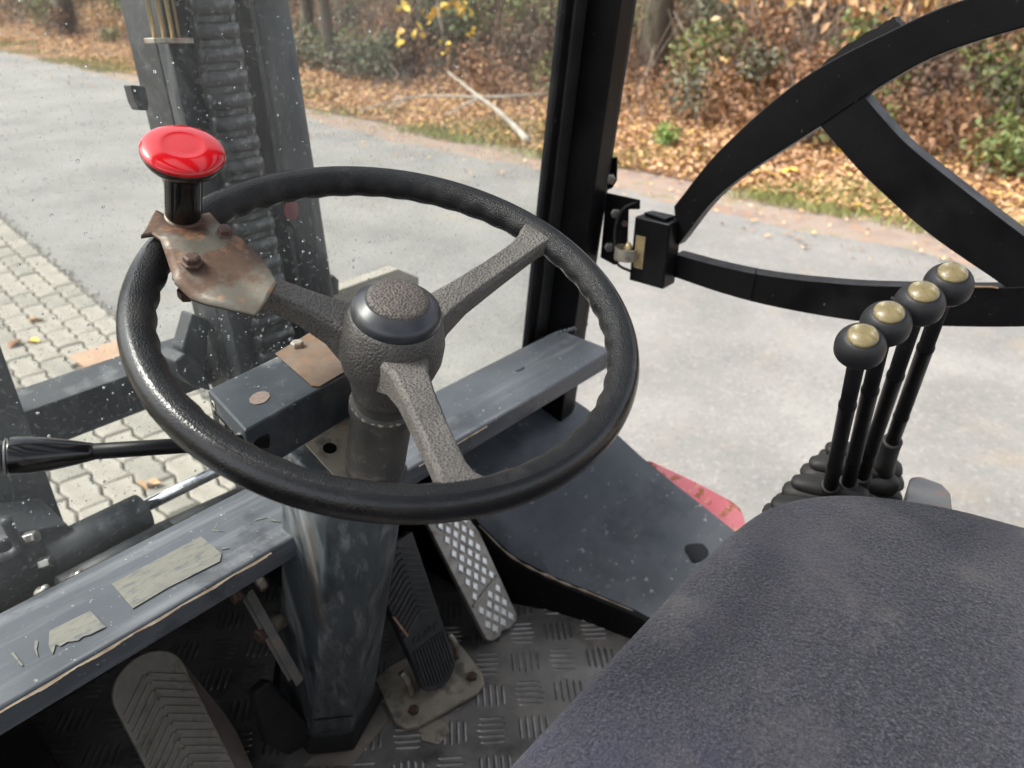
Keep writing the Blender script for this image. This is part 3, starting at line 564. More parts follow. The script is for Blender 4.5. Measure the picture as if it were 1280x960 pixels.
# spinner knob and rusty bracket
br_px = [(196, 266), (214, 277), (240, 272), (262, 266), (274, 280), (292, 296), (302, 300), (324, 320), (347, 350), (334, 367), (319, 380), (290, 376), (262, 369), (238, 360), (217, 344), (208, 318), (200, 300), (190, 292), (176, 295)]
hbr = .0165
bp = [onw(x, y, hbr) for x, y in br_px]
cb = np.mean(bp, axis=0)
bm = bmesh.new(); vv = [bm.verts.new(p) for p in bp]; fc = bm.faces.new(vv); bmesh.ops.triangulate(bm, faces=[fc]); 
for _ in range(3): bmesh.ops.subdivide_edges(bm, edges=list(bm.edges), cuts=1, use_grid_fill=True)
bmesh.ops.triangulate(bm, faces=[f for f in bm.faces if len(f.verts) > 3])
sa = math.radians(121); sdir = wu * math.cos(sa) + wv * math.sin(sa); sside = np.cross(wn, sdir)
for q in bm.verts:
    p = np.array(q.co); d = p - wc; al = d @ sdir; sd_ = d @ sside
    h = 0
    h -= max(0, abs(sd_) - .018) * .22                       # folded flanks over the spoke
    if al < .150: h -= (.150 - al) * .03
    h -= max(0, al - .190) * .5
    h += .0015 * math.sin(sd_ * 150) * math.cos(al * 120)
    q.co = Vector(p + wn * h)
me_v = [tuple(q.co) for q in bm.verts]; bm.verts.index_update(); me_f = [tuple(q.index for q in f.verts) for f in bm.faces]; bm.free()
brk = obj('spinner_bracket', me_v, me_f, m_rust, wheel, smooth=True, solid=.0028); brk['label'] = 'rusty brown sheet bracket clamped over the rim and spoke'
for (x, y), r_ in (((240, 327), .0060), ((281, 291), .0053)):
    p = onw(x, y, hbr + .0022); obj('bolt', *lathe_g([(r_ * 1.3, -.002), (r_ * 1.3, .0002), (r_, .0004), (r_, .0042), (r_ * .7, .0054)], p, wn, 6 if r_ < .007 else 8), m_rustbolt, wheel, bevel=.0006)
cl = [onw(x, y, -.006) for x, y in ((214, 342), (224, 352), (246, 366), (250, 358), (230, 340))]
clp = obj('clamp', *prism_g(cl, wn * -.006), m_rustbolt, wheel, bevel=.001); obj('bolt', *hexbolt(onw(232, 362, -.012), -wn, .006, .008), m_rustbolt, wheel)
k0 = onw(229, 272, .017); ktop = k0 + wn * .058; rr_ = nz(ray(229, 190)); ktop = rr_ * (ktop @ rr_); ka = nz(ktop - k0); ka_d = nz(wn + V(.00, -.15, 0)); 
obj('collar', *lathe_g([(.015, -.004), (.0145, -.001), (.0125, .002)], k0, ka, 32), m_rust, wheel, smooth=True)
kst = obj('spinner_stem', *lathe_g([(.0117, .001), (.0124, .003), (.0126, .012), (.0126, .032), (.0130, .040), (.015, .046)], k0, ka, 40), m_gloss, wheel, smooth=True)
for k in range(10):
    a = 2 * PI * k / 10; u_, v_, d_ = frame(ka); obj('flute', *box_g(k0 + ka * .02 + (u_ * math.cos(a) + v_ * math.sin(a)) * .0126, (u_ * math.cos(a) + v_ * math.sin(a)) * .0006, np.cross(ka, u_ * math.cos(a) + v_ * math.sin(a)) * .0014, ka * .016), m_gloss, wheel, bevel=.0005) if k % 2 == 0 else None
kc = k0 + ka * .046
knb = obj('spinner_knob', *lathe_g([(.015, -.004), (.021, -.002), (.0255, .003), (.0272, .0068), (.0275, .0082), (.0270, .0088)], kc, ka_d, 64), m_gloss, wheel, smooth=True); knb['label'] = 'round glossy red-topped spinner knob on the rim'
red = obj('red_cap', *lathe_g([(.0272, .0088), (.0276, .0098), (.0272, .0112), (.0262, .0124), (.0245, .0134), (.0222, .0142), (.0195, .0149), (.016, .0155), (.0136, .0158), (.0132, .0157), (.009, .0158), (.005, .0159), (.0005, .0159)], kc, ka_d, 72), m_red, wheel, smooth=True)

# dash beam
bx_ = obj('dash_beam', *prism_g([(-.45, .545, -.500), (-.45, .64, -.497), (-.45, .655, -.503), (-.45, .655, -.53), (-.45, .548, -.53)], (1.35, 0, 0)), m_beam, FK, bevel=.004, seg=3)
def sheet(name, px, m, par, z=-.4985, t=.0006, **k): return obj(name, *prism_g([atz(x, y, z) for x, y in px], (0, 0, t)), m, par, **k)
sheet('tape_patch', ((130, 719), (240, 662), (277, 692), (275, 702), (210, 735), (166, 761)), m_tape, bx_)
sheet('tape_patch', ((62, 789), (113, 764), (132, 784), (128, 786), (112, 794), (104, 796), (98, 801), (84, 803), (76, 808), (70, 806), (66, 818), (61, 808)), m_tape, bx_)
sheet('tape_patch', ((44, 800), (48, 802), (46, 812), (48, 822), (43, 812)), m_tape, bx_)
for a, b in (((265, 663), (280, 664)), ((277, 686), (287, 685)), ((320, 650), (334, 647)), ((338, 650), (350, 652)), ((15, 816), (28, 832)), ((268, 661), (272, 654))):
    p, q = atz(*a, -.498), atz(*b, -.498); s = nz(np.cross(q - p, V(0, 0, 1))) * .0011; obj('scratch', *prism_g([p - s, q - s * .4, q + s * .6, p + s * .8], (0, 0, .0004)), m_tape, bx_)
wl = MB(); 
for i in range(60):
    x0 = -.02 + i * .0053; wv_ = .0016 + .0012 * math.sin(i * .7) + .0008 * rs.rand()
    wl.add(*box_g((x0 + .003, .5465, -.5030), (.0034, 0, 0), (0, .0018 + wv_ * .4, .0006 + wv_ * .4), (0, -.0004, .0004)))
wl.build('worn_edge', m_worn, bx_)
wl = MB()
for i in range(22): wl.add(*box_g((.50 + i * .0053, .5465, -.503), (.0034, 0, 0), (0, .002, .0016), (0, -.0004, .0004)))
wl.build('worn_edge', m_worn, bx_)
hl = [atz(645 + 11 * math.cos(t), 460 + 5 * math.sin(t), -.4985) for t in np.linspace(0, 2 * PI, 17)[:-1]]; obj('hole', *prism_g(hl, (0, 0, .0005)), m_gloss, bx_)
# firewall and inner walls, floor
FZ = -.90
fl = obj('floor_plate', *abox(-.45, 1.0, -.25, 1.02, FZ - .01, FZ), m_floor, FK)
mb = MB(); ca, sa_ = math.cos(PI / 4), math.sin(PI / 4); pit = .056
for i in range(-30, 34):
    for j in range(-30, 34):
        cx = .6 + (i * ca - j * sa_) * pit; cy = .45 + (i * sa_ + j * ca) * pit
        if not (-.1 < cx < .86 and .18 < cy < .98): continue
        fl_ = (i + j) % 2
        for k in range(5):
            o_ = (k - 2) * .0092; lx, ly = (1, 0) if fl_ else (0, 1)
            a, b = (0, o_) if fl_ else (o_, 0); px_ = cx + a * ca - b * sa_; py_ = cy + a * sa_ + b * ca; dx, dy = lx * ca - ly * sa_, lx * sa_ + ly * ca
            l_ = .022 - .002 * abs(k - 2); wdt = .0021
            s = V(-dy, dx, 0) * wdt; d = V(dx, dy, 0) * l_; c = V(px_, py_, FZ); up = V(0, 0, .0013)
            mb.add([c - d, c - s * 1.2 - d * .7, c - s * 1.2 + d * .7, c + d, c + s * 1.2 + d * .7, c + s * 1.2 - d * .7, c - d * .8 + up, c + d * .8 + up], [(0, 1, 6), (1, 2, 7, 6), (2, 3, 7), (3, 4, 7), (4, 5, 6, 7), (5, 0, 6)])
o = mb.build('tread_bars', m_tread, fl, smooth=False); o['kind'] = 'stuff'
obj('firewall', *prism_g([(-.45, .66, -.525), (-.45, .70, -.60), (-.45, 1.00, -.82), (-.45, 1.02, -.91), (-.45, 1.03, -.91), (-.45, 1.01, -.80), (-.45, .72, -.59), (-.45, .67, -.515)], (1.45, 0, 0)), m_dark, FK)
obj('left_sill', *abox(-.47, -.45, -.3, 1.0, -1.1, -.53), m_black, FK)
obj('stiffener', *box_g((.12, .80, -.69), (.32, 0, 0), (0, .006, .006), (0, -.002, .003)), m_dark, FK)
# mud patches on the floor
for px_, nm in ((((520, 905), (543, 897), (560, 905), (562, 917), (548, 931), (528, 926)), 'mud_patch'), (((455, 878), (480, 886), (487, 900), (462, 930), (440, 958), (380, 958), (400, 935), (445, 915)), 'mud_patch')):
    obj(nm, *prism_g([atz(x, y, FZ + .001) for x, y in px_], (0, 0, .0012)), m_plate if px_[0][0] == 520 else mat('dried_mud', (.13, .11, .09), (.20, .17, .135), 14, rough=.85, bump=.3, bscale=200), fl, bevel=.0008)
# right floor cover: curved sheet with skirt
rows = [(.20, (1.0, -.845), (.80, -.850)), (.30, (1.0, -.815), (.795, -.850)), (.40, (1.0, -.780), (.785, -.845)), (.47, (1.0, -.757), (.770, -.842)), (.53, (1.0, -.735), (.750, -.833)), (.585, (1.0, -.71), (.722, -.806)), (.635, (1.0, -.69), (.70, -.757)), (.652, (1.0, -.684), (.695, -.735)), (.72, (1.0, -.668), (.69, -.70)), (.80, (1.0, -.672), (.69, -.69)), (.82, (1.0, -.90), (.69, -.90))]
v = []; NR = 8
for y, (xo, zo), (xi, zi) in rows:
    for k in range(NR + 1):
        t = k / NR; v.append((xo + (xi - xo) * t, y, zo + (zi - zo) * (t ** 1.15)))
    v.append((xi - .006, y, zi - .008)); v.append((xi - .008, y, FZ - .02))
nn = NR + 3; f = [(i * nn + k, i * nn + k + 1, (i + 1) * nn + k + 1, (i + 1) * nn + k) for i in range(len(rows) - 1) for k in range(nn - 1)]
nb = len(v); v += [(1.0, r_[0], -1.0) for r_ in rows]; f += [(i * nn, (i + 1) * nn, nb + i + 1, nb + i) for i in range(len(rows) - 1)]
cov = obj('wheel_arch_cover', v, f, m_cover, FK, smooth=True, bevel=.003)
cov.data.materials.append(m_black)
for p_ in cov.data.polygons:
    if p_.index < (len(rows) - 1) * (nn - 1) and p_.index % (nn - 1) >= nn - 3: p_.material_index = 1
edge = [V(xi - .0022, y - .0, zi - .002) for y, _, (xi, zi) in rows[2:7]]
ed = bez(edge, 40); obj('worn_edge', *tube_g(ed, [.0009 + .0024 * (math.sin(i / len(ed) * PI) ** 2) * (.6 + .4 * math.sin(i * 1.3)) for i in range(len(ed))], 6), m_worn, cov, smooth=True)
cvx = lambda px, py: onplane(px, py, V(1.0, .337, -.804), nz(np.cross(V(1.0, .647, -.684) - V(1.0, .337, -.804), V(.785, .394, -.845) - V(1.0, .337, -.804))))
ht = [cvx(870 + 14 * math.cos(t) + 2 * math.sin(3 * t), 694 + 12 * math.sin(t) - 2 * math.cos(2 * t)) + V(0, 0, .004) for t in np.linspace(0, 2 * PI, 17)[:-1]]
obj('hole', *prism_g(ht, (0, 0, .004)), m_gloss, cov)
# red fender outside the cover
fp = [(1.003, .62, -.742), (1.05, .60, -.765), (1.115, .45, -.835), (1.125, .40, -.850), (1.10, .365, -.865), (1.003, .33, -.845)]
fp = [atx(808, 572, 1.003), atx(868, 600, 1.04), atx(915, 625, 1.065), atx(926, 634, 1.07), atx(931, 648, 1.07), atx(936, 672, 1.06), atx(915, 695, 1.003)]
obj('fender', *prism_g(fp, (0, 0, -.02)), m_fender, FK, bevel=.004)

# pedals
def pedal_frame(bl, br, tl, tr):
    bl, br, tl, tr = map(np.array, (bl, br, tl, tr)); o_ = (bl + br) / 2; ux = nz(br - bl); uy = nz((tl + tr) / 2 - o_); uz = nz(np.cross(ux, uy)); return o_, ux, uy, uz
# accelerator
o_, ux, uy, uz = pedal_frame(atz(610, 806, -.885), atz(650, 773, -.885), atx(532, 640, .628), atx(580, 632, .692))
wd, ln = .0345, .205; 
def PP(a, b, h=0): return o_ + ux * a + uy * b + uz * h
outl = [(-wd, .008), (-wd * .8, 0), (-wd * .25, -.002), (-.004, .003), (wd * .35, -.002), (wd * .85, 0), (wd, .010), (wd * 1.15, ln), (-wd * 1.15, ln)]
acc = obj('accelerator_pedal', *prism_g([PP(a, b) for a, b in outl], -uz * .009), m_alu, FK, bevel=.0015); acc['label'] = 'pale cast aluminium pedal with raised diamond studs'
dm = MB(); dd = []
for r_ in range(17):
    for c_ in range(4):
        a = (c_ - 1.5) * .0175 + (.0087 if r_ % 2 else 0) - .004; b = .012 + r_ * .0118
        if abs(a) > wd - .006 or b > ln - .006 or (.062 < b - a * .25 < .074): continue
        dd.append((a, b))
base = None
for a, b in dd:
    v = [PP(a - .0062, b, .0002), PP(a, b - .0095, .0002), PP(a + .0062, b, .0002), PP(a, b + .0095, .0002)]; tpv = [PP(a - .0042, b, .0019), PP(a, b - .0068, .0019), PP(a + .0042, b, .0019), PP(a, b + .0068, .0019)]
    c = PP(a, b); vv = v + tpv; ff = [(4, 5, 6, 7)] + [(i, (i + 1) % 4, 4 + (i + 1) % 4, 4 + i) for i in range(4)]
    if base is None: base = obj('diamond_stud', vv, ff, m_alutop, acc); c0 = c
    else:
        o = base.copy(); C.objects.link(o); o.location = base.location + Vector(c - c0); o.matrix_parent_inverse = base.matrix_parent_inverse
obj('ridge', *box_g(PP(0, .068, .001), (ux * .97 + uy * .25) * (wd - .002), uy * .0022, uz * .002), m_alu, acc, bevel=.001)
obj('pedal_arm', *tube_g([PP(0, ln * .7, -.012), PP(-.002, ln * .5, -.05), PP(0, ln * .7, -.11)], .009, 10), m_black, FK, smooth=True)
# brake pedal
o_, ux, uy, uz = pedal_frame(atz(530, 868, -.868), atz(573, 832, -.868), atx(466, 668, .49), atx(512, 662, .555))
wd, ln = .031, .21
ol = [(wd * math.sin(t) if abs(math.sin(t)) < 1 else 0, -.012 - .016 * math.cos(t) + .016) for t in np.linspace(-PI / 2, PI / 2, 13)]
outl = [(-wd, .03)] + [(wd * math.sin(t), .012 - .022 * math.cos(t)) for t in np.linspace(-PI / 2, PI / 2, 13)] + [(wd, .03), (wd * 1.0, ln), (-wd * 1.55, ln)]
bp_ = obj('brake_pedal', *prism_g([PP(a, b) for a, b in outl], -uz * .014), m_pedal, FK, bevel=.002, seg=3); bp_['label'] = 'black ribbed rubber pedal bolted to a rusty base plate'
rb = MB()
for k in range(11):
    a = -.026 + k * .0052; b0 = .0 + .008 * (abs(a) / .026) ** 3 * 1.2; rb.add(*box_g(PP(a, (b0 + .062) / 2, .0008), ux * .0014, uy * (.062 - b0) / 2, uz * .0012))
for k in range(20):
    b = .088 + k * .0088
    for s in (-1, 1):
        wl_ = wd * (1 + (.0 if s > 0 else .55) * b / ln) - .003; p, q = (.001 * s, b), (wl_ * s, b - wl_ * .55)
        if q[1] < .084 or p[1] > ln: continue
        c = PP((p[0] + q[0]) / 2, (p[1] + q[1]) / 2, .0008); d = (PP(*q) - PP(*p)) / 2; rb.add(*box_g(c, d, nz(np.cross(uz, d)) * .0014, uz * .0012))
rb.build('tread_ribs', m_pedal, bp_)
tw = [(-.020, .092), (-.029, .098), (-.033, .125), (-.028, .122)]
obj('worn_strip', *prism_g([PP(a, b, .0006) for a, b in ((-.042, .125), (-.0385, .122), (-.0275, .088), (-.031, .087))], uz * .0026), mat('copper_strip', (.36, .20, .12), (.5, .33, .22), 90, rough=.5, metal=.4), bp_, bevel=.0006)
# raised worn lettering on the pedal
tcu = bpy.data.curves.new('lettering', 'FONT'); tcu.body = 'CLARK'; tcu.size = .0135; tcu.extrude = .0006; tcu.align_x = 'CENTER'; tcu.align_y = 'CENTER'; tcu.space_character = 1.15
to = bpy.data.objects.new('lettering', tcu); C.objects.link(to); tcu.materials.append(m_pedal)
mt = Matrix.Identity(4); P_ = PP(0, .074, .0008)
for i in range(3): mt[i][0] = ux[i]; mt[i][1] = uy[i]; mt[i][2] = uz[i]; mt[i][3] = P_[i]
dg = bpy.context.evaluated_depsgraph_get(); me = bpy.data.meshes.new_from_object(to.evaluated_get(dg)); bpy.data.objects.remove(to); o = bpy.data.objects.new('lettering', me); C.objects.link(o); o.matrix_basis = mt; place(o, bp_)
# base plate
pz = FZ + .012
bpl = [atz(x, y, pz) for x, y in ((468, 848), (488, 832), (562, 795), (578, 808), (604, 842), (606, 855), (598, 865), (522, 908), (508, 910), (494, 902))]
bs = obj('pedal_base', *prism_g(bpl, (0, 0, -.006)), m_plate, FK, bevel=.0015); bs['label'] = 'rusty beige steel base plate with two bolts'
for x, y in ((517, 889), (590, 847)): obj('bolt', *hexbolt(atz(x, y, pz), (0, 0, 1), .0078, .006), m_rustbolt, bs, bevel=.001)
for (x, y), (x2, y2) in (((515, 870), (500, 832)), ((572, 822), (563, 800))):
    a = atz(x, y, pz); obj('lug', *tube_g(bez([a, a + V(-.002, .004, .028), a + V(-.006, .012, .042)], 8), [.004, .0045] + [.0055] * 7, 8), m_galv, bs, smooth=True)
# left pedal
o_, ux, uy, uz = pedal_frame(atx(205, 962, .155), atz(306, 950, -.775), atx(128, 842, .165), atx(215, 808, .243))
wd, ln = .040, .19
o_ = (atx(245, 968, .205)); t_ = atx(160, 800, .205); ux = V(1, 0, 0); uy = nz(t_ - o_); uy = nz(uy - ux * (uy @ ux)); uz = nz(np.cross(ux, uy)); ln = (t_ - o_) @ uy - .022
outl = [(-wd, -.06), (wd, -.06), (wd, ln - .035)] + [(wd * math.cos(t), ln - .035 + .035 * math.sin(t)) for t in np.linspace(.15, PI - .15, 12)] + [(-wd, ln - .035)]
lp_ = obj('inching_pedal', *prism_g([PP(a, b) for a, b in outl], -uz * .008), m_pedal2, FK, bevel=.002, seg=3); lp_['label'] = 'muddy worn pedal with a herringbone tread at the left'
rb = MB()
for k in range(24):
    b = -.06 + k * .0105
    for s in (-1, 1):
        p, q = (.0012 * s, b), (.035 * s, b - .026)
        if p[1] > ln - .012: continue
        c = PP((p[0] + q[0]) / 2, (p[1] + q[1]) / 2, .001); d = (PP(*q) - PP(*p)) / 2; rb.add(*box_g(c, d, nz(np.cross(uz, d)) * .0018, uz * .0016))
rb.build('tread_ribs', m_pedal2, lp_)
sp_ = [PP(wd + .001, ln - .03, -.006), PP(wd + .001, -.06, -.006), PP(wd + .024, -.06, -.03), PP(wd + .026, .0, -.03), PP(wd + .022, .03, -.025), PP(wd + .004, ln - .05, -.012)]
obj('side_plate', *prism_g(sp_, -uz * .004), mat('grey_brown_side', (.24, .19, .16), (.32, .26, .22), 20, rough=.7), lp_, bevel=.001)
# dark object at the lower left corner
obj('foot_rest', *prism_g([atz(x, y, -.80) for x, y in ((-20, 900), (30, 885), (75, 958), (60, 1000), (-20, 1000))], (0, 0, -.06)), m_dark, FK, bevel=.006)
# linkage left of the column
m_link = mat('greasy_link', (.075, .068, .06), (.14, .125, .105), 40, rough=.45, metal=.4, spots=[((.16, .07, .04), 30, .58, .7, .8)])
L0, L1_, L2_ = aty(312, 742, .62), aty(335, 800, .58), aty(374, 852, .55)
lk = obj('linkage', *box_g((L0 + L2_) / 2, (L2_ - L0) / 2, V(.005, 0, .002), V(0, .0022, .001)), m_link, FK, bevel=.0008)
sh = V(-.005, 0, 0); obj('linkage_bar', *box_g((L0 + L2_) / 2 + sh + V(0, .008, 0), (L2_ - L0) / 2 * .95, V(.003, 0, .001), V(0, .0022, .001)), m_link, lk, bevel=.0008)
for (x, y, yy), ax_ in (((300, 742, .62), (-1, 0, 0)), ((322, 733, .625), (1, 0, .2)), ((330, 790, .60), (-1, -.2, 0))):
    obj('bolt', *hexbolt(aty(x, y, yy), ax_, .009, .010), m_rustbolt if x != 322 else m_galv, lk, bevel=.001)
obj('pin', *tube_g([aty(330, 790, .60), aty(356, 772, .61)], .010, 14), m_plate, lk, smooth=True)

# A-pillar (raked 5 degrees) with glass seal
rk = .0875
def pil(x, y, z): return (x, y - rk * (z + .035), z)
z0, z1 = -.70, .32
def pbox(x0, x1, y0, y1, za=z0, zb=z1): return loft_g([[pil(x0, y0, z), pil(x1, y0, z), pil(x1, y1, z), pil(x0, y1, z)] for z in (za, zb)])
pilr = obj('cab_pillar', *pbox(.936, .972, .603, .663), m_black, FK, bevel=.003)
obj('glass_seal', *pbox(.905, .934, .652, .672, -.56), m_rubberseal, pilr, bevel=.002)
obj('seal_lip', *pbox(.888, .903, .654, .668, -.56), m_black, pilr, bevel=.0015)
obj('pillar_flange', *pbox(.9725, .980, .606, .628), m_blackm, pilr, bevel=.001)
wb = MB()
for i in range(5):
    q = atz(697 + i * 5, 418 - i * 1.5, -.499); wb.add(*lathe_g([(.0045, 0), (.004, .003), (.0018, .005)], q, (0, 0, 1), 9))
wb.build('weld', m_blue, bx_, smooth=True)
# windscreen
gl = obj('windscreen', *loft_g([[pil(-.40, .660, z), pil(.889, .660, z), pil(.889, .664, z), pil(-.40, .664, z)] for z in (-.565, .34)]), m_glass, FK)
mb = MB(); gn = nz(V(0, 1, rk))
for i in range(1200):
    x = rs.uniform(-.2, .87); z = rs.uniform(-.49, .1); 
    if rs.rand() < .45: z = rs.uniform(-.49, -.25); x = rs.uniform(-.05, .6)
    c = V(*pil(x, .6643, z)); r_ = rs.choice([.0006, .0008, .0011, .0016], p=[.4, .32, .2, .08]); mb.add(*lathe_g([(r_, 0), (r_ * .8, r_ * .35), (r_ * .3, r_ * .5)], c, gn, 8))
o = mb.build('raindrops', m_drop, gl, smooth=True); o['kind'] = 'stuff'
# door hinge plate on the pillar
XH = .982
def hb(px, x=XH): return [atx(*q, x) for q in px]
hp_ = obj('hinge_plate', *prism_g(hb(((757, 198), (771, 196), (770, 226), (764, 236), (752, 240))), (.004, 0, 0)), m_black, FK, bevel=.0015)
obj('bolt', *hexbolt(atx(763, 223, XH) - V(.001, 0, 0), (-.8, -.6, 0), .0085, .007), m_steel, hp_, bevel=.001)
hk = obj('hinge_bracket', *prism_g(hb(((757, 241), (799, 250), (799, 262), (785, 262), (783, 320), (768, 332), (750, 322))), (.004, 0, 0)), m_black, FK, bevel=.0015)
for q in ((770, 266), (762, 308)): obj('bolt', *hexbolt(atx(*q, XH) - V(.001, 0, 0), (-.8, -.6, 0), .008, .006), m_steel, hk, bevel=.001)
obj('bolt', *hexbolt(atx(781, 279, XH) - V(.001, 0, 0), (-.8, -.6, 0), .005, .005), m_rustbolt, hk)
cbl = bez([atx(798, 252, .985), atx(778, 262, .97), atx(769, 285, .965), atx(769, 310, .965), atx(772, 330, .97), atx(790, 340, .98)], 24); obj('cable', *tube_g(cbl, .0022, 8), m_blackm, hk, smooth=True)
# lock body
lk_ = prism_g([atx(784, 268, 1.0), atx(843, 262, 1.0), atx(838, 352, 1.0), atx(785, 338, 1.0)], (.03, 0, 0))
x0, x1 = .975, 1.012; y0, y1 = .515, .575; za, zb = -.418, -.318
lkb = obj('latch_box', *abox(x0, x1, y0, y1, za, zb), m_black, FK, bevel=.003)
obj('top_clip', *prism_g([(x0 + .006, y0 + .012, zb + .0005), (x1 - .004, y0 + .010, zb + .0005), (x1 - .004, y1 - .01, zb + .0005), (x0 + .015, y1 - .006, zb + .0005)], (0, 0, .004)), m_black, lkb, bevel=.0015)
cf = V(x0 - .001, y1 + .002, 0)
obj('latch_slot', *abox(x0 - .0008, x0 + .001, y1 - .022, y1 - .006, -.395, -.345), m_brass, lkb)
obj('latch_slot', *abox(x0 + .004, x1 - .01, y1 - .0005, y1 + .0006, -.40, -.34), m_brass, lkb)
lc = V(x0 - .004, y1 + .006, -.375)
st = [lc + V(math.cos(t) * .016, math.sin(t) * .016, 0) for t in np.linspace(PI * .1, PI * 1.5, 18)]
rg_ = [[p + V(0, 0, .009), p + nz(p - lc) * .002 + V(0, 0, .009), p + nz(p - lc) * .002 - V(0, 0, .009), p - V(0, 0, .009)] for p in st]
obj('latch_strap', *loft_g(rg_), m_galv, lkb, smooth=False)
obj('latch_bolt', *lathe_g([(.006, -.012), (.008, 0), (.006, .008), (.003, .014)], lc + V(.004, 0, .002), (0, 0, 1), 14), m_brass, lkb, smooth=True)
# door frame: outer curve, lower bar, strut
XD = 1.0; TD = (.026, 0, 0)
o1 = bez([atx(*q, XD) for q in ((842, 258), (900, 187), (1000, 100), (1120, 35), (1210, -3), (1340, -40), (1420, -58))], 42)
i1 = bez([atx(*q, XD) for q in ((846, 308), (905, 238), (1025, 158), (1110, 102), (1190, 62), (1340, 18), (1420, 0))], 42)
n = len(o1)
def strip(name, a, b, par, m=m_black, t=TD, off=0, bev=.002):
    n = len(a); t = np.array(t, float); d = V(off, 0, 0); v = [p + d for p in a] + [p + d for p in b] + [p + d + t for p in a] + [p + d + t for p in b]
    f = []
    for i in range(n - 1): f += [(i, i + 1, n + i + 1, n + i), (2 * n + i, 3 * n + i, 3 * n + i + 1, 2 * n + i + 1), (i, 2 * n + i, 2 * n + i + 1, i + 1), (n + i, n + i + 1, 3 * n + i + 1, 3 * n + i)]
    f += [(0, n, 3 * n, 2 * n), (n - 1, 3 * n - 1 + 0, 4 * n - 1, 2 * n - 1)]
    f[-1] = (n - 1, 3 * n - 1, 4 * n - 1, 2 * n - 1)
    return obj(name, v, f, m, par, bevel=bev)
door = strip('door_frame', o1, i1, FK)
ut = bez([atx(*q, XD) for q in ((843, 318), (900, 333), (960, 345), (1040, 354), (1110, 358), (1247, 360), (1420, 352))], 42)
ub = bez([atx(*q, XD) for q in ((841, 346), (900, 366), (960, 382), (1040, 397), (1110, 405), (1247, 409), (1420, 404))], 42)
strip('lower_bar', ut, ub, door, off=.0008, bev=.0006)
sl_ = bez([atx(*q, XD) for q in ((1018, 150), (1050, 187), (1085, 225), (1160, 292), (1246, 352), (1300, 390))], 30)
sr_ = bez([atx(*q, XD) for q in ((1072, 112), (1100, 145), (1137, 184), (1212, 244), (1280, 296), (1340, 342))], 30)
strip('strut', sl_, sr_, door, off=.0016, t=(.030, 0, 0), bev=.0006)
eb = [o1[-1], ub[-1]]; obj('rear_bar', *box_g(((XD + .013), eb[1][1] - .02, (eb[0][2] + eb[1][2]) / 2), (.0135, 0, 0), (0, .022, 0), (0, 0, (eb[0][2] - eb[1][2]) / 2 + .01)), m_black, door, bevel=.002)
we = [atx(*q, XD) - V(.0006, 0, 0) for q in ((1165, 357), (1200, 358), (1240, 358.5), (1248, 360))]; obj('worn_edge', *tube_g(we, .0012, 6), mat('brown_edge', (.16, .085, .035), (.28, .17, .08), 60, rough=.5), door)
obj('joint_line', *box_g(atx(942, 357, XD) - V(.0003, 0, 0) , (.0002, 0, 0), (0, .0008, 0), (0, 0, .024)), m_gloss, door)
po = bez([atx(*q, 1.03) for q in ((1004, 106), (1012, 98), (1038, 72), (1068, 50), (1100, 32), (1116, 22), (1124, 30))], 42)
pi_ = bez([atx(*q, 1.03) for q in ((1008, 112), (1024, 100), (1048, 82), (1075, 65), (1104, 48), (1120, 42), (1130, 40))], 42)
po = [p + V(0, 0, .0012 * math.sin(i * 1.1)) for i, p in enumerate(po)]
strip('grab_pad', po, pi_, door, m=m_blackm, t=(.022, 0, 0), bev=.001)

# seat cushion
se = [atz(x, y, -.43) * V(1, 1, 0) for x, y in ((630, 952), (745, 831), (857, 713), (916, 657), (960, 628), (1010, 615), (1060, 612), (1120, 617), (1195, 630), (1280, 652))]
so_ = bez([(.02, se[0][1], 0)] + se + [(.75, -.12, 0), (.76, -.28, 0), (.68, -.34, 0), (.15, -.34, 0), (.02, -.32, 0)], 90)
cc_ = V(.33, -.07, 0); rings = []
for s, z in ((.93, -.535), (.995, -.52), (1.0, -.485), (1.0, -.455), (.995, -.442), (.982, -.432), (.955, -.4255), (.85, -.4215), (.55, -.420), (.28, -.4198), (.1, -.4198)):
    rings.append([cc_ + (p - cc_) * s + V(0, 0, z) for p in so_])
seat = obj('seat_cushion', *loft_g(rings), m_seat, FK, smooth=True); seat['label'] = 'dark blue-grey fabric seat cushion with pale dust marks'
obj('seat_piping', *tube_g([cc_ + (p - cc_) * 1.0 + V(0, 0, -.487) for p in so_], .0025, 8, closed=True), m_blackm, seat, smooth=True)
obj('seat_base', *abox(.05, .66, -.3, .10, -.9, -.54), m_blackm, FK, bevel=.01)

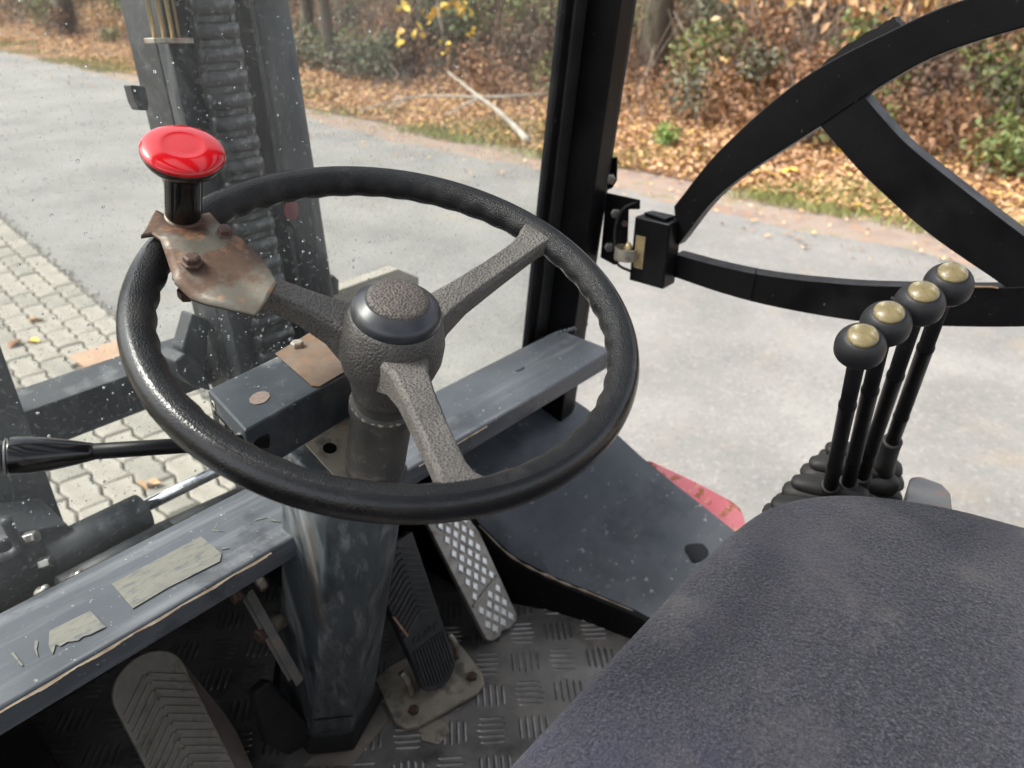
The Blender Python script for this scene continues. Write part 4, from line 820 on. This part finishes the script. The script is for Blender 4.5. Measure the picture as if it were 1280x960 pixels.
# four hydraulic levers
kn = [((1075, 433), .62), ((1107, 405), .638), ((1149, 380), .66), ((1185, 356), .69)]
bs_px = [(1036, 616), (1058, 614), (1074, 606), (1106, 578)]
lbls = ('front hydraulic lever with a black ball knob, nearest the steering wheel', 'second hydraulic lever from the steering wheel', 'third hydraulic lever from the steering wheel', 'rear hydraulic lever with the highest knob, nearest the door')
for i, ((kp, kr), bpx) in enumerate(zip(kn, bs_px)):
    kc_ = rng(*kp, kr); bz_ = -.475 if i < 3 else -.455; b_ = atz(*bpx, bz_); d = nz(kc_ - b_)
    end = b_ - d * .05 * (1 if i < 3 else .3); ln_ = np.linalg.norm(kc_ - end)
    tp_ = nz(d + V(-.05, -.05, .25))
    lv = obj('control_lever', *lathe_g([(.0070, 0), (.0070, ln_ * .35), (.0074, ln_ * .352), (.0074, ln_ * .365), (.0069, ln_ * .37), (.0068, ln_ * .72), (.0073, ln_ * .722), (.0073, ln_ * .735), (.0064, ln_ * .74), (.0064, ln_ - .008)] , end, d, 18), m_black, FK, smooth=True); lv['label'] = lbls[i]
    R_ = .0180; prof = [(.008, -R_ * .92)] + [(R_ * math.cos(t), R_ * .93 * math.sin(t)) for t in np.linspace(-1.15, -.32, 9)] + [(R_ * .985, -R_ * .27), (R_ * .985, -R_ * .24)] + [(R_ * math.cos(t) * 1.0, R_ * .93 * math.sin(t)) for t in np.linspace(-.2, .86, 11)]
    kb = obj('ball_knob', *lathe_g(prof, kc_, tp_, 40), m_knob, lv, smooth=True)
    obj('knob_insert', *lathe_g([(.0108, R_ * .70), (.0109, R_ * .76), (.0095, R_ * .85), (.006, R_ * .93), (.0005, R_ * .96)], kc_, tp_, 32), m_disc, lv, smooth=True)
    # collar of the boot
    obj('boot_collar', *lathe_g([(.0125, -.01), (.0105, .012), (.0095, .035), (.0098, .050), (.0088, .052)], b_ - d * (.03 if i < 3 else .006), d, 20), m_boot, lv, smooth=True)
def pad(c, lx, ly, lz, yaw=0, n=22):
    rings = []
    for s, z in ((.72, -1), (.93, -.7), (1, -.1), (.97, .45), (.82, .85), (.45, 1.05)):
        ring = []
        for k in range(n):
            t = 2 * PI * k / n; x = math.copysign(abs(math.cos(t)) ** .6, math.cos(t)) * lx * s; y = math.copysign(abs(math.sin(t)) ** .6, math.sin(t)) * ly * s
            ring.append(V(c[0] + x * math.cos(yaw) - y * math.sin(yaw), c[1] + x * math.sin(yaw) + y * math.cos(yaw), c[2] + z * lz))
        rings.append(ring)
    return loft_g(rings)
fr_ = [(952, 640), (977, 612), (1000, 590), (1022, 572)]; rr2 = [(1085, 668), (1110, 640), (1125, 606), (1128, 588)]
for i in range(4):
    a, b = atz(*fr_[i], -.482 - i * .001), atz(*rr2[i], -.482 - i * .001); c = (a + b) / 2; L_ = np.linalg.norm(b - a) / 2; yw = math.atan2((b - a)[1], (b - a)[0]) - PI / 2
    bo = obj('lever_boot', *pad(c, .017, L_, .012, yw), m_boot, FK, smooth=True)
    obj('fold', *pad(c + V(-.003, .006, .014), .013, L_ * .74, .008, yw), m_boot, bo, smooth=True)
    obj('fold', *pad(c + V(.002, 0, -.018), .019, L_ * 1.12, .011, yw), m_boot, bo, smooth=True)
cn = [atz(x, y, -.465) for x, y in ((1138, 596), (1150, 594), (1178, 604), (1189, 616), (1192, 640), (1170, 690), (1120, 690))]
obj('lever_console', *prism_g(cn, (0, 0, -.16)), m_console, FK, bevel=.003)

# ------------------------------------------------------------------ mast and fork carriage
mu = nz(M @ -V(100, 2000, 961)); MY = .90
mp0 = aty(262, 481, MY); mr = V(1, 0, 0); mr = nz(mr - mu * (mr @ mu)); mf = nz(np.cross(mu, mr))
def mon(px, py, d=0): return onplane(px, py, mp0 + mf * d, mf)
def mc(p): q = p - mp0; return q @ mr, q @ mu
xl = (mon(205, 240, .10) - mp0) @ mr; xr = (mon(391, 240, .035) - mp0) @ mr; TOPM, BOTM = .62, -.80
def mbx(x0, x1, d0, d1, h0=BOTM, h1=TOPM): return box_g(mp0 + mr * (x0 + x1) / 2 + mf * (d0 + d1) / 2 + mu * (h0 + h1) / 2, mr * (x1 - x0) / 2, mf * (d1 - d0) / 2, mu * (h1 - h0) / 2)
WMt = xr - xl
mast = obj('mast', *mbx(xl, xr, .03, .10), m_mastb, FK, bevel=.004)
obj('mast_channel', *mbx(xl, xl + WMt * .17, 0, .03), m_mast, mast, bevel=.003)
obj('mast_channel', *mbx(xl + WMt * .60, xl + WMt * .64, .0, .03), m_mast, mast, bevel=.002)
cyx = xl + WMt * .825; cr_ = WMt * .18
obj('lift_cylinder', *tube_g([mp0 + mr * cyx + mf * .035 + mu * -.42, mp0 + mr * cyx + mf * .035 + mu * TOPM], cr_, 40), m_mast, mast, smooth=True)
obj('mast_rib', *mbx(xl + WMt * .28, xl + WMt * .31, .015, .03, BOTM, -.1), m_mast, mast, bevel=.002)
obj('mast_rib', *mbx(xl + WMt * .50, xl + WMt * .53, .01, .03, BOTM, TOPM), m_mast, mast, bevel=.002)
obj('flange_angle', *prism_g([mon(330, 246), mon(338, 242), mon(372, 282), mon(366, 286)], mf * -.006 + V(0, 0, 0)), m_mast, mast, bevel=.001)
rm = [mon(362 + 10 * math.cos(t) * (1 if math.cos(t) > 0 else .8), 262 + 14 * math.sin(t), -.012) for t in np.linspace(0, 2 * PI, 15)[:-1]]
obj('reflector', *prism_g(rm, mf * -.003), m_redl, mast)
# leaf chain
ca_, cb_ = mon(262, 0, -.014), mon(330, 330, -.014); cd = nz(ca_ - cb_); cd = mu; x_c, h_c = mc(mon(302, 215, -.014))
hl_ = .0262; nn_ = 27
bl = None; blk = None
for k in range(nn_):
    c = mp0 + mr * x_c + mu * (h_c - .28 + k * hl_) + mf * -.016
    if bl is None:
        bl = obj('chain_link', *lathe_g([(.006, -.029), (.0108, -.027), (.0112, -.02), (.0105, 0), (.0112, .02), (.0108, .027), (.006, .029)], c, mr, 12), m_chain, mast, smooth=True); l0_ = c
        pm_ = MB(); pm_.add(*mbx(-.0215 + x_c, .0215 + x_c, -.019, -.010, h_c - .28 - .0, h_c - .28 + hl_)).add(*mbx(-.027 + x_c, -.0215 + x_c, -.022, -.008, h_c - .28 - .004, h_c - .28 + hl_ + .004)).add(*mbx(.0215 + x_c, .027 + x_c, -.022, -.008, h_c - .28 - .004, h_c - .28 + hl_ + .004))
        blk = pm_.build('chain_plate', m_chain, mast, bevel=.0015)
    else:
        for s in (bl, blk):
            o = s.copy(); C.objects.link(o); o.location = s.location + Vector(c - l0_); o.matrix_parent_inverse = s.matrix_parent_inverse
# brass rods with end plate at the top
rt = []
for x_ in (191, 203, 214, 222): 
    a, b = mon(x_ + 3, 50, -.006), mon(x_ - 6, -30, -.006); obj('rod', *tube_g([a, b + mu * .2], .0028 if x_ < 220 else .002, 8), m_brass, mast, smooth=True)
a, b = mon(186, 51, -.01), mon(236, 51, -.01); obj('rod_plate', *box_g((a + b) / 2, (b - a) / 2, mf * .012, mu * .003), m_galv, mast, bevel=.001)
hkp = [mon(x, y, .03) for x, y in ((163, 106), (182, 108), (186, 128), (186, 138), (174, 138), (169, 128))]; obj('hook', *prism_g(hkp, mf * .02), m_mastb, mast, bevel=.002)
# lower bracket and foot
obj('mast_bracket', *prism_g([mon(x, y, .05) for x, y in ((240, 392), (228, 436), (232, 452), (258, 470), (262, 400))], mf * .03), m_mast, mast, bevel=.003)
obj('mast_foot', *prism_g([mon(x, y, .02) for x, y in ((218, 452), (232, 441), (256, 462), (266, 490), (240, 482), (226, 470))], mf * .05), m_mast, mast, bevel=.004)
# carriage bar sticking out to the right of the mast
cbp = [aty(x, y, 1.12) for x, y in ((408, 368), (498, 336), (524, 347), (524, 358), (440, 388), (410, 388))]
obj('carriage_bar', *prism_g(cbp, (0, .03, .0)), mat('dusty_steel', (.24, .22, .18), (.32, .29, .24), 20, rough=.7), mast, bevel=.003)
obj('carriage_stop', *prism_g([aty(x, y, 1.08) for x, y in ((410, 348), (416, 343), (424, 350), (424, 368), (412, 370))], (0, .03, 0)), m_mastb, mast, bevel=.002)
# cross member behind the mast uprights
def seg_box(a, b, hw, hh, nm, m, par=mast, bev=.002):
    a, b = np.array(a), np.array(b); d = nz(b - a); up = V(0, 0, 1); up = nz(up - d * (up @ d)); s = np.cross(d, up); return obj(nm, *box_g((a + b) / 2, (b - a) / 2, s * hw, up * hh), m, par, bevel=bev)
ta, tb_ = aty(30, 521, .98), aty(236, 444, .98); 
cm = [aty(-10, 528, .98), aty(236, 444, .98), aty(240, 475, .98), aty(60, 548, .98)]
zc = atz(135, 478, -.62)
z_ = aty(130, 478, 1.0)[2]
seg_box((.05, 1.03, z_ - .03), (.56, 1.03, z_ - .03), .035, .03, 'cross_member', m_mast)
# left upright
lu = [aty(x, y, .97) for x, y in ((-30, 380), (-2, 432), (78, 640), (85, 680), (20, 680), (-30, 560))]
xl2, hl2 = mc(mon(75, 637, .06)); 
obj('left_upright', *box_g(mp0 + mr * (xl2 - .05) + mf * .09 + mu * .0, mr * .05, mf * .03, mu * .75), m_mastb, mast, bevel=.003)
# tilt cylinders and pipes beyond the dash
def rod(p, q, r, nm, m, y0, y1, par=mast): a, b = aty(*p, y0), aty(*q, y1); return obj(nm, *tube_g([a, b], r, 24), m, par, smooth=True)
rod((166, 640), (330, 560), .0085, 'piston_rod', m_chrome, .88, .88)
rod((60, 700), (178, 641), .026, 'tilt_cylinder', m_mast, .86, .87)
rod((100, 716), (166, 690), .006, 'pipe', m_galv, .82, .82)
rod((80, 740), (215, 668), .020, 'crossbar', m_mast, .80, .81)
rod((200, 676), (320, 620), .022, 'crossbar', m_mastb, .82, .83)
obj('mast_mount', *prism_g([aty(x, y, .86) for x, y in ((-40, 700), (20, 665), (85, 655), (110, 705), (100, 760), (-40, 830))], (0, .08, 0)), m_mastb, mast, bevel=.004)
for x, y in ((33, 674), (52, 705)): obj('bolt', *hexbolt(aty(x, y, .85), (.6, -.7, .3), .008, .014), m_steel, mast, bevel=.001)
obj('hose_elbow', *tube_g(bez([aty(x, y, .84) for x, y in ((6, 648), (16, 668), (24, 682), (14, 694), (-4, 700))], 16), .006, 10), m_mastb, mast, smooth=True)
for (x, y) in ((92, 727), (50, 745)): obj('grease_nipple', *lathe_g([(.007, 0), (.008, .008), (.004, .014), (.004, .02)], aty(x, y, .78), (.3, -.6, .8), 10), m_steel, mast, smooth=True)
obj('left_shade_panel', *abox(-.455, -.43, -.3, .60, -.95, -.40), m_black, FK, bevel=.004)  # unseen panel added to keep light off the left footwell
# body below the cab so nothing floats
obj('chassis', *abox(-.42, .98, -1.0, .98, -1.5, -.95), m_blackm, FK, bevel=.01)
obj('engine_cover', *abox(.0, .70, -1.0, -.40, -.95, -.46), m_black, FK, bevel=.02)
obj('side_console', *abox(.70, .98, -.6, .12, -.95, -.66), m_blackm, FK, bevel=.01)
# overhead guard, out of view; bar gaps set for the light in the cab
og = obj('overhead_guard', *abox(-.44, 1.0, .56, .64, .36, .41), m_black, FK, bevel=.004)
obj('guard_rail', *abox(-.44, 1.0, -.95, -.88, .36, .41), m_black, og, bevel=.004)
for i in range(8): obj('guard_bar', *abox(-.44 + i * .194, -.44 + i * .194 + .082, -.879, .559, .365, .40), m_black, og, bevel=.003)
for x in (-.40, .96):
    for y in (-.92,): obj('rear_post', *abox(x - .025, x + .025, y - .025, y + .025, -.95, .36), m_black, FK, bevel=.003)
obj('cab_pillar', *pbox(-.44, -.404, .603, .663, -.95, .36), m_black, FK, bevel=.003)
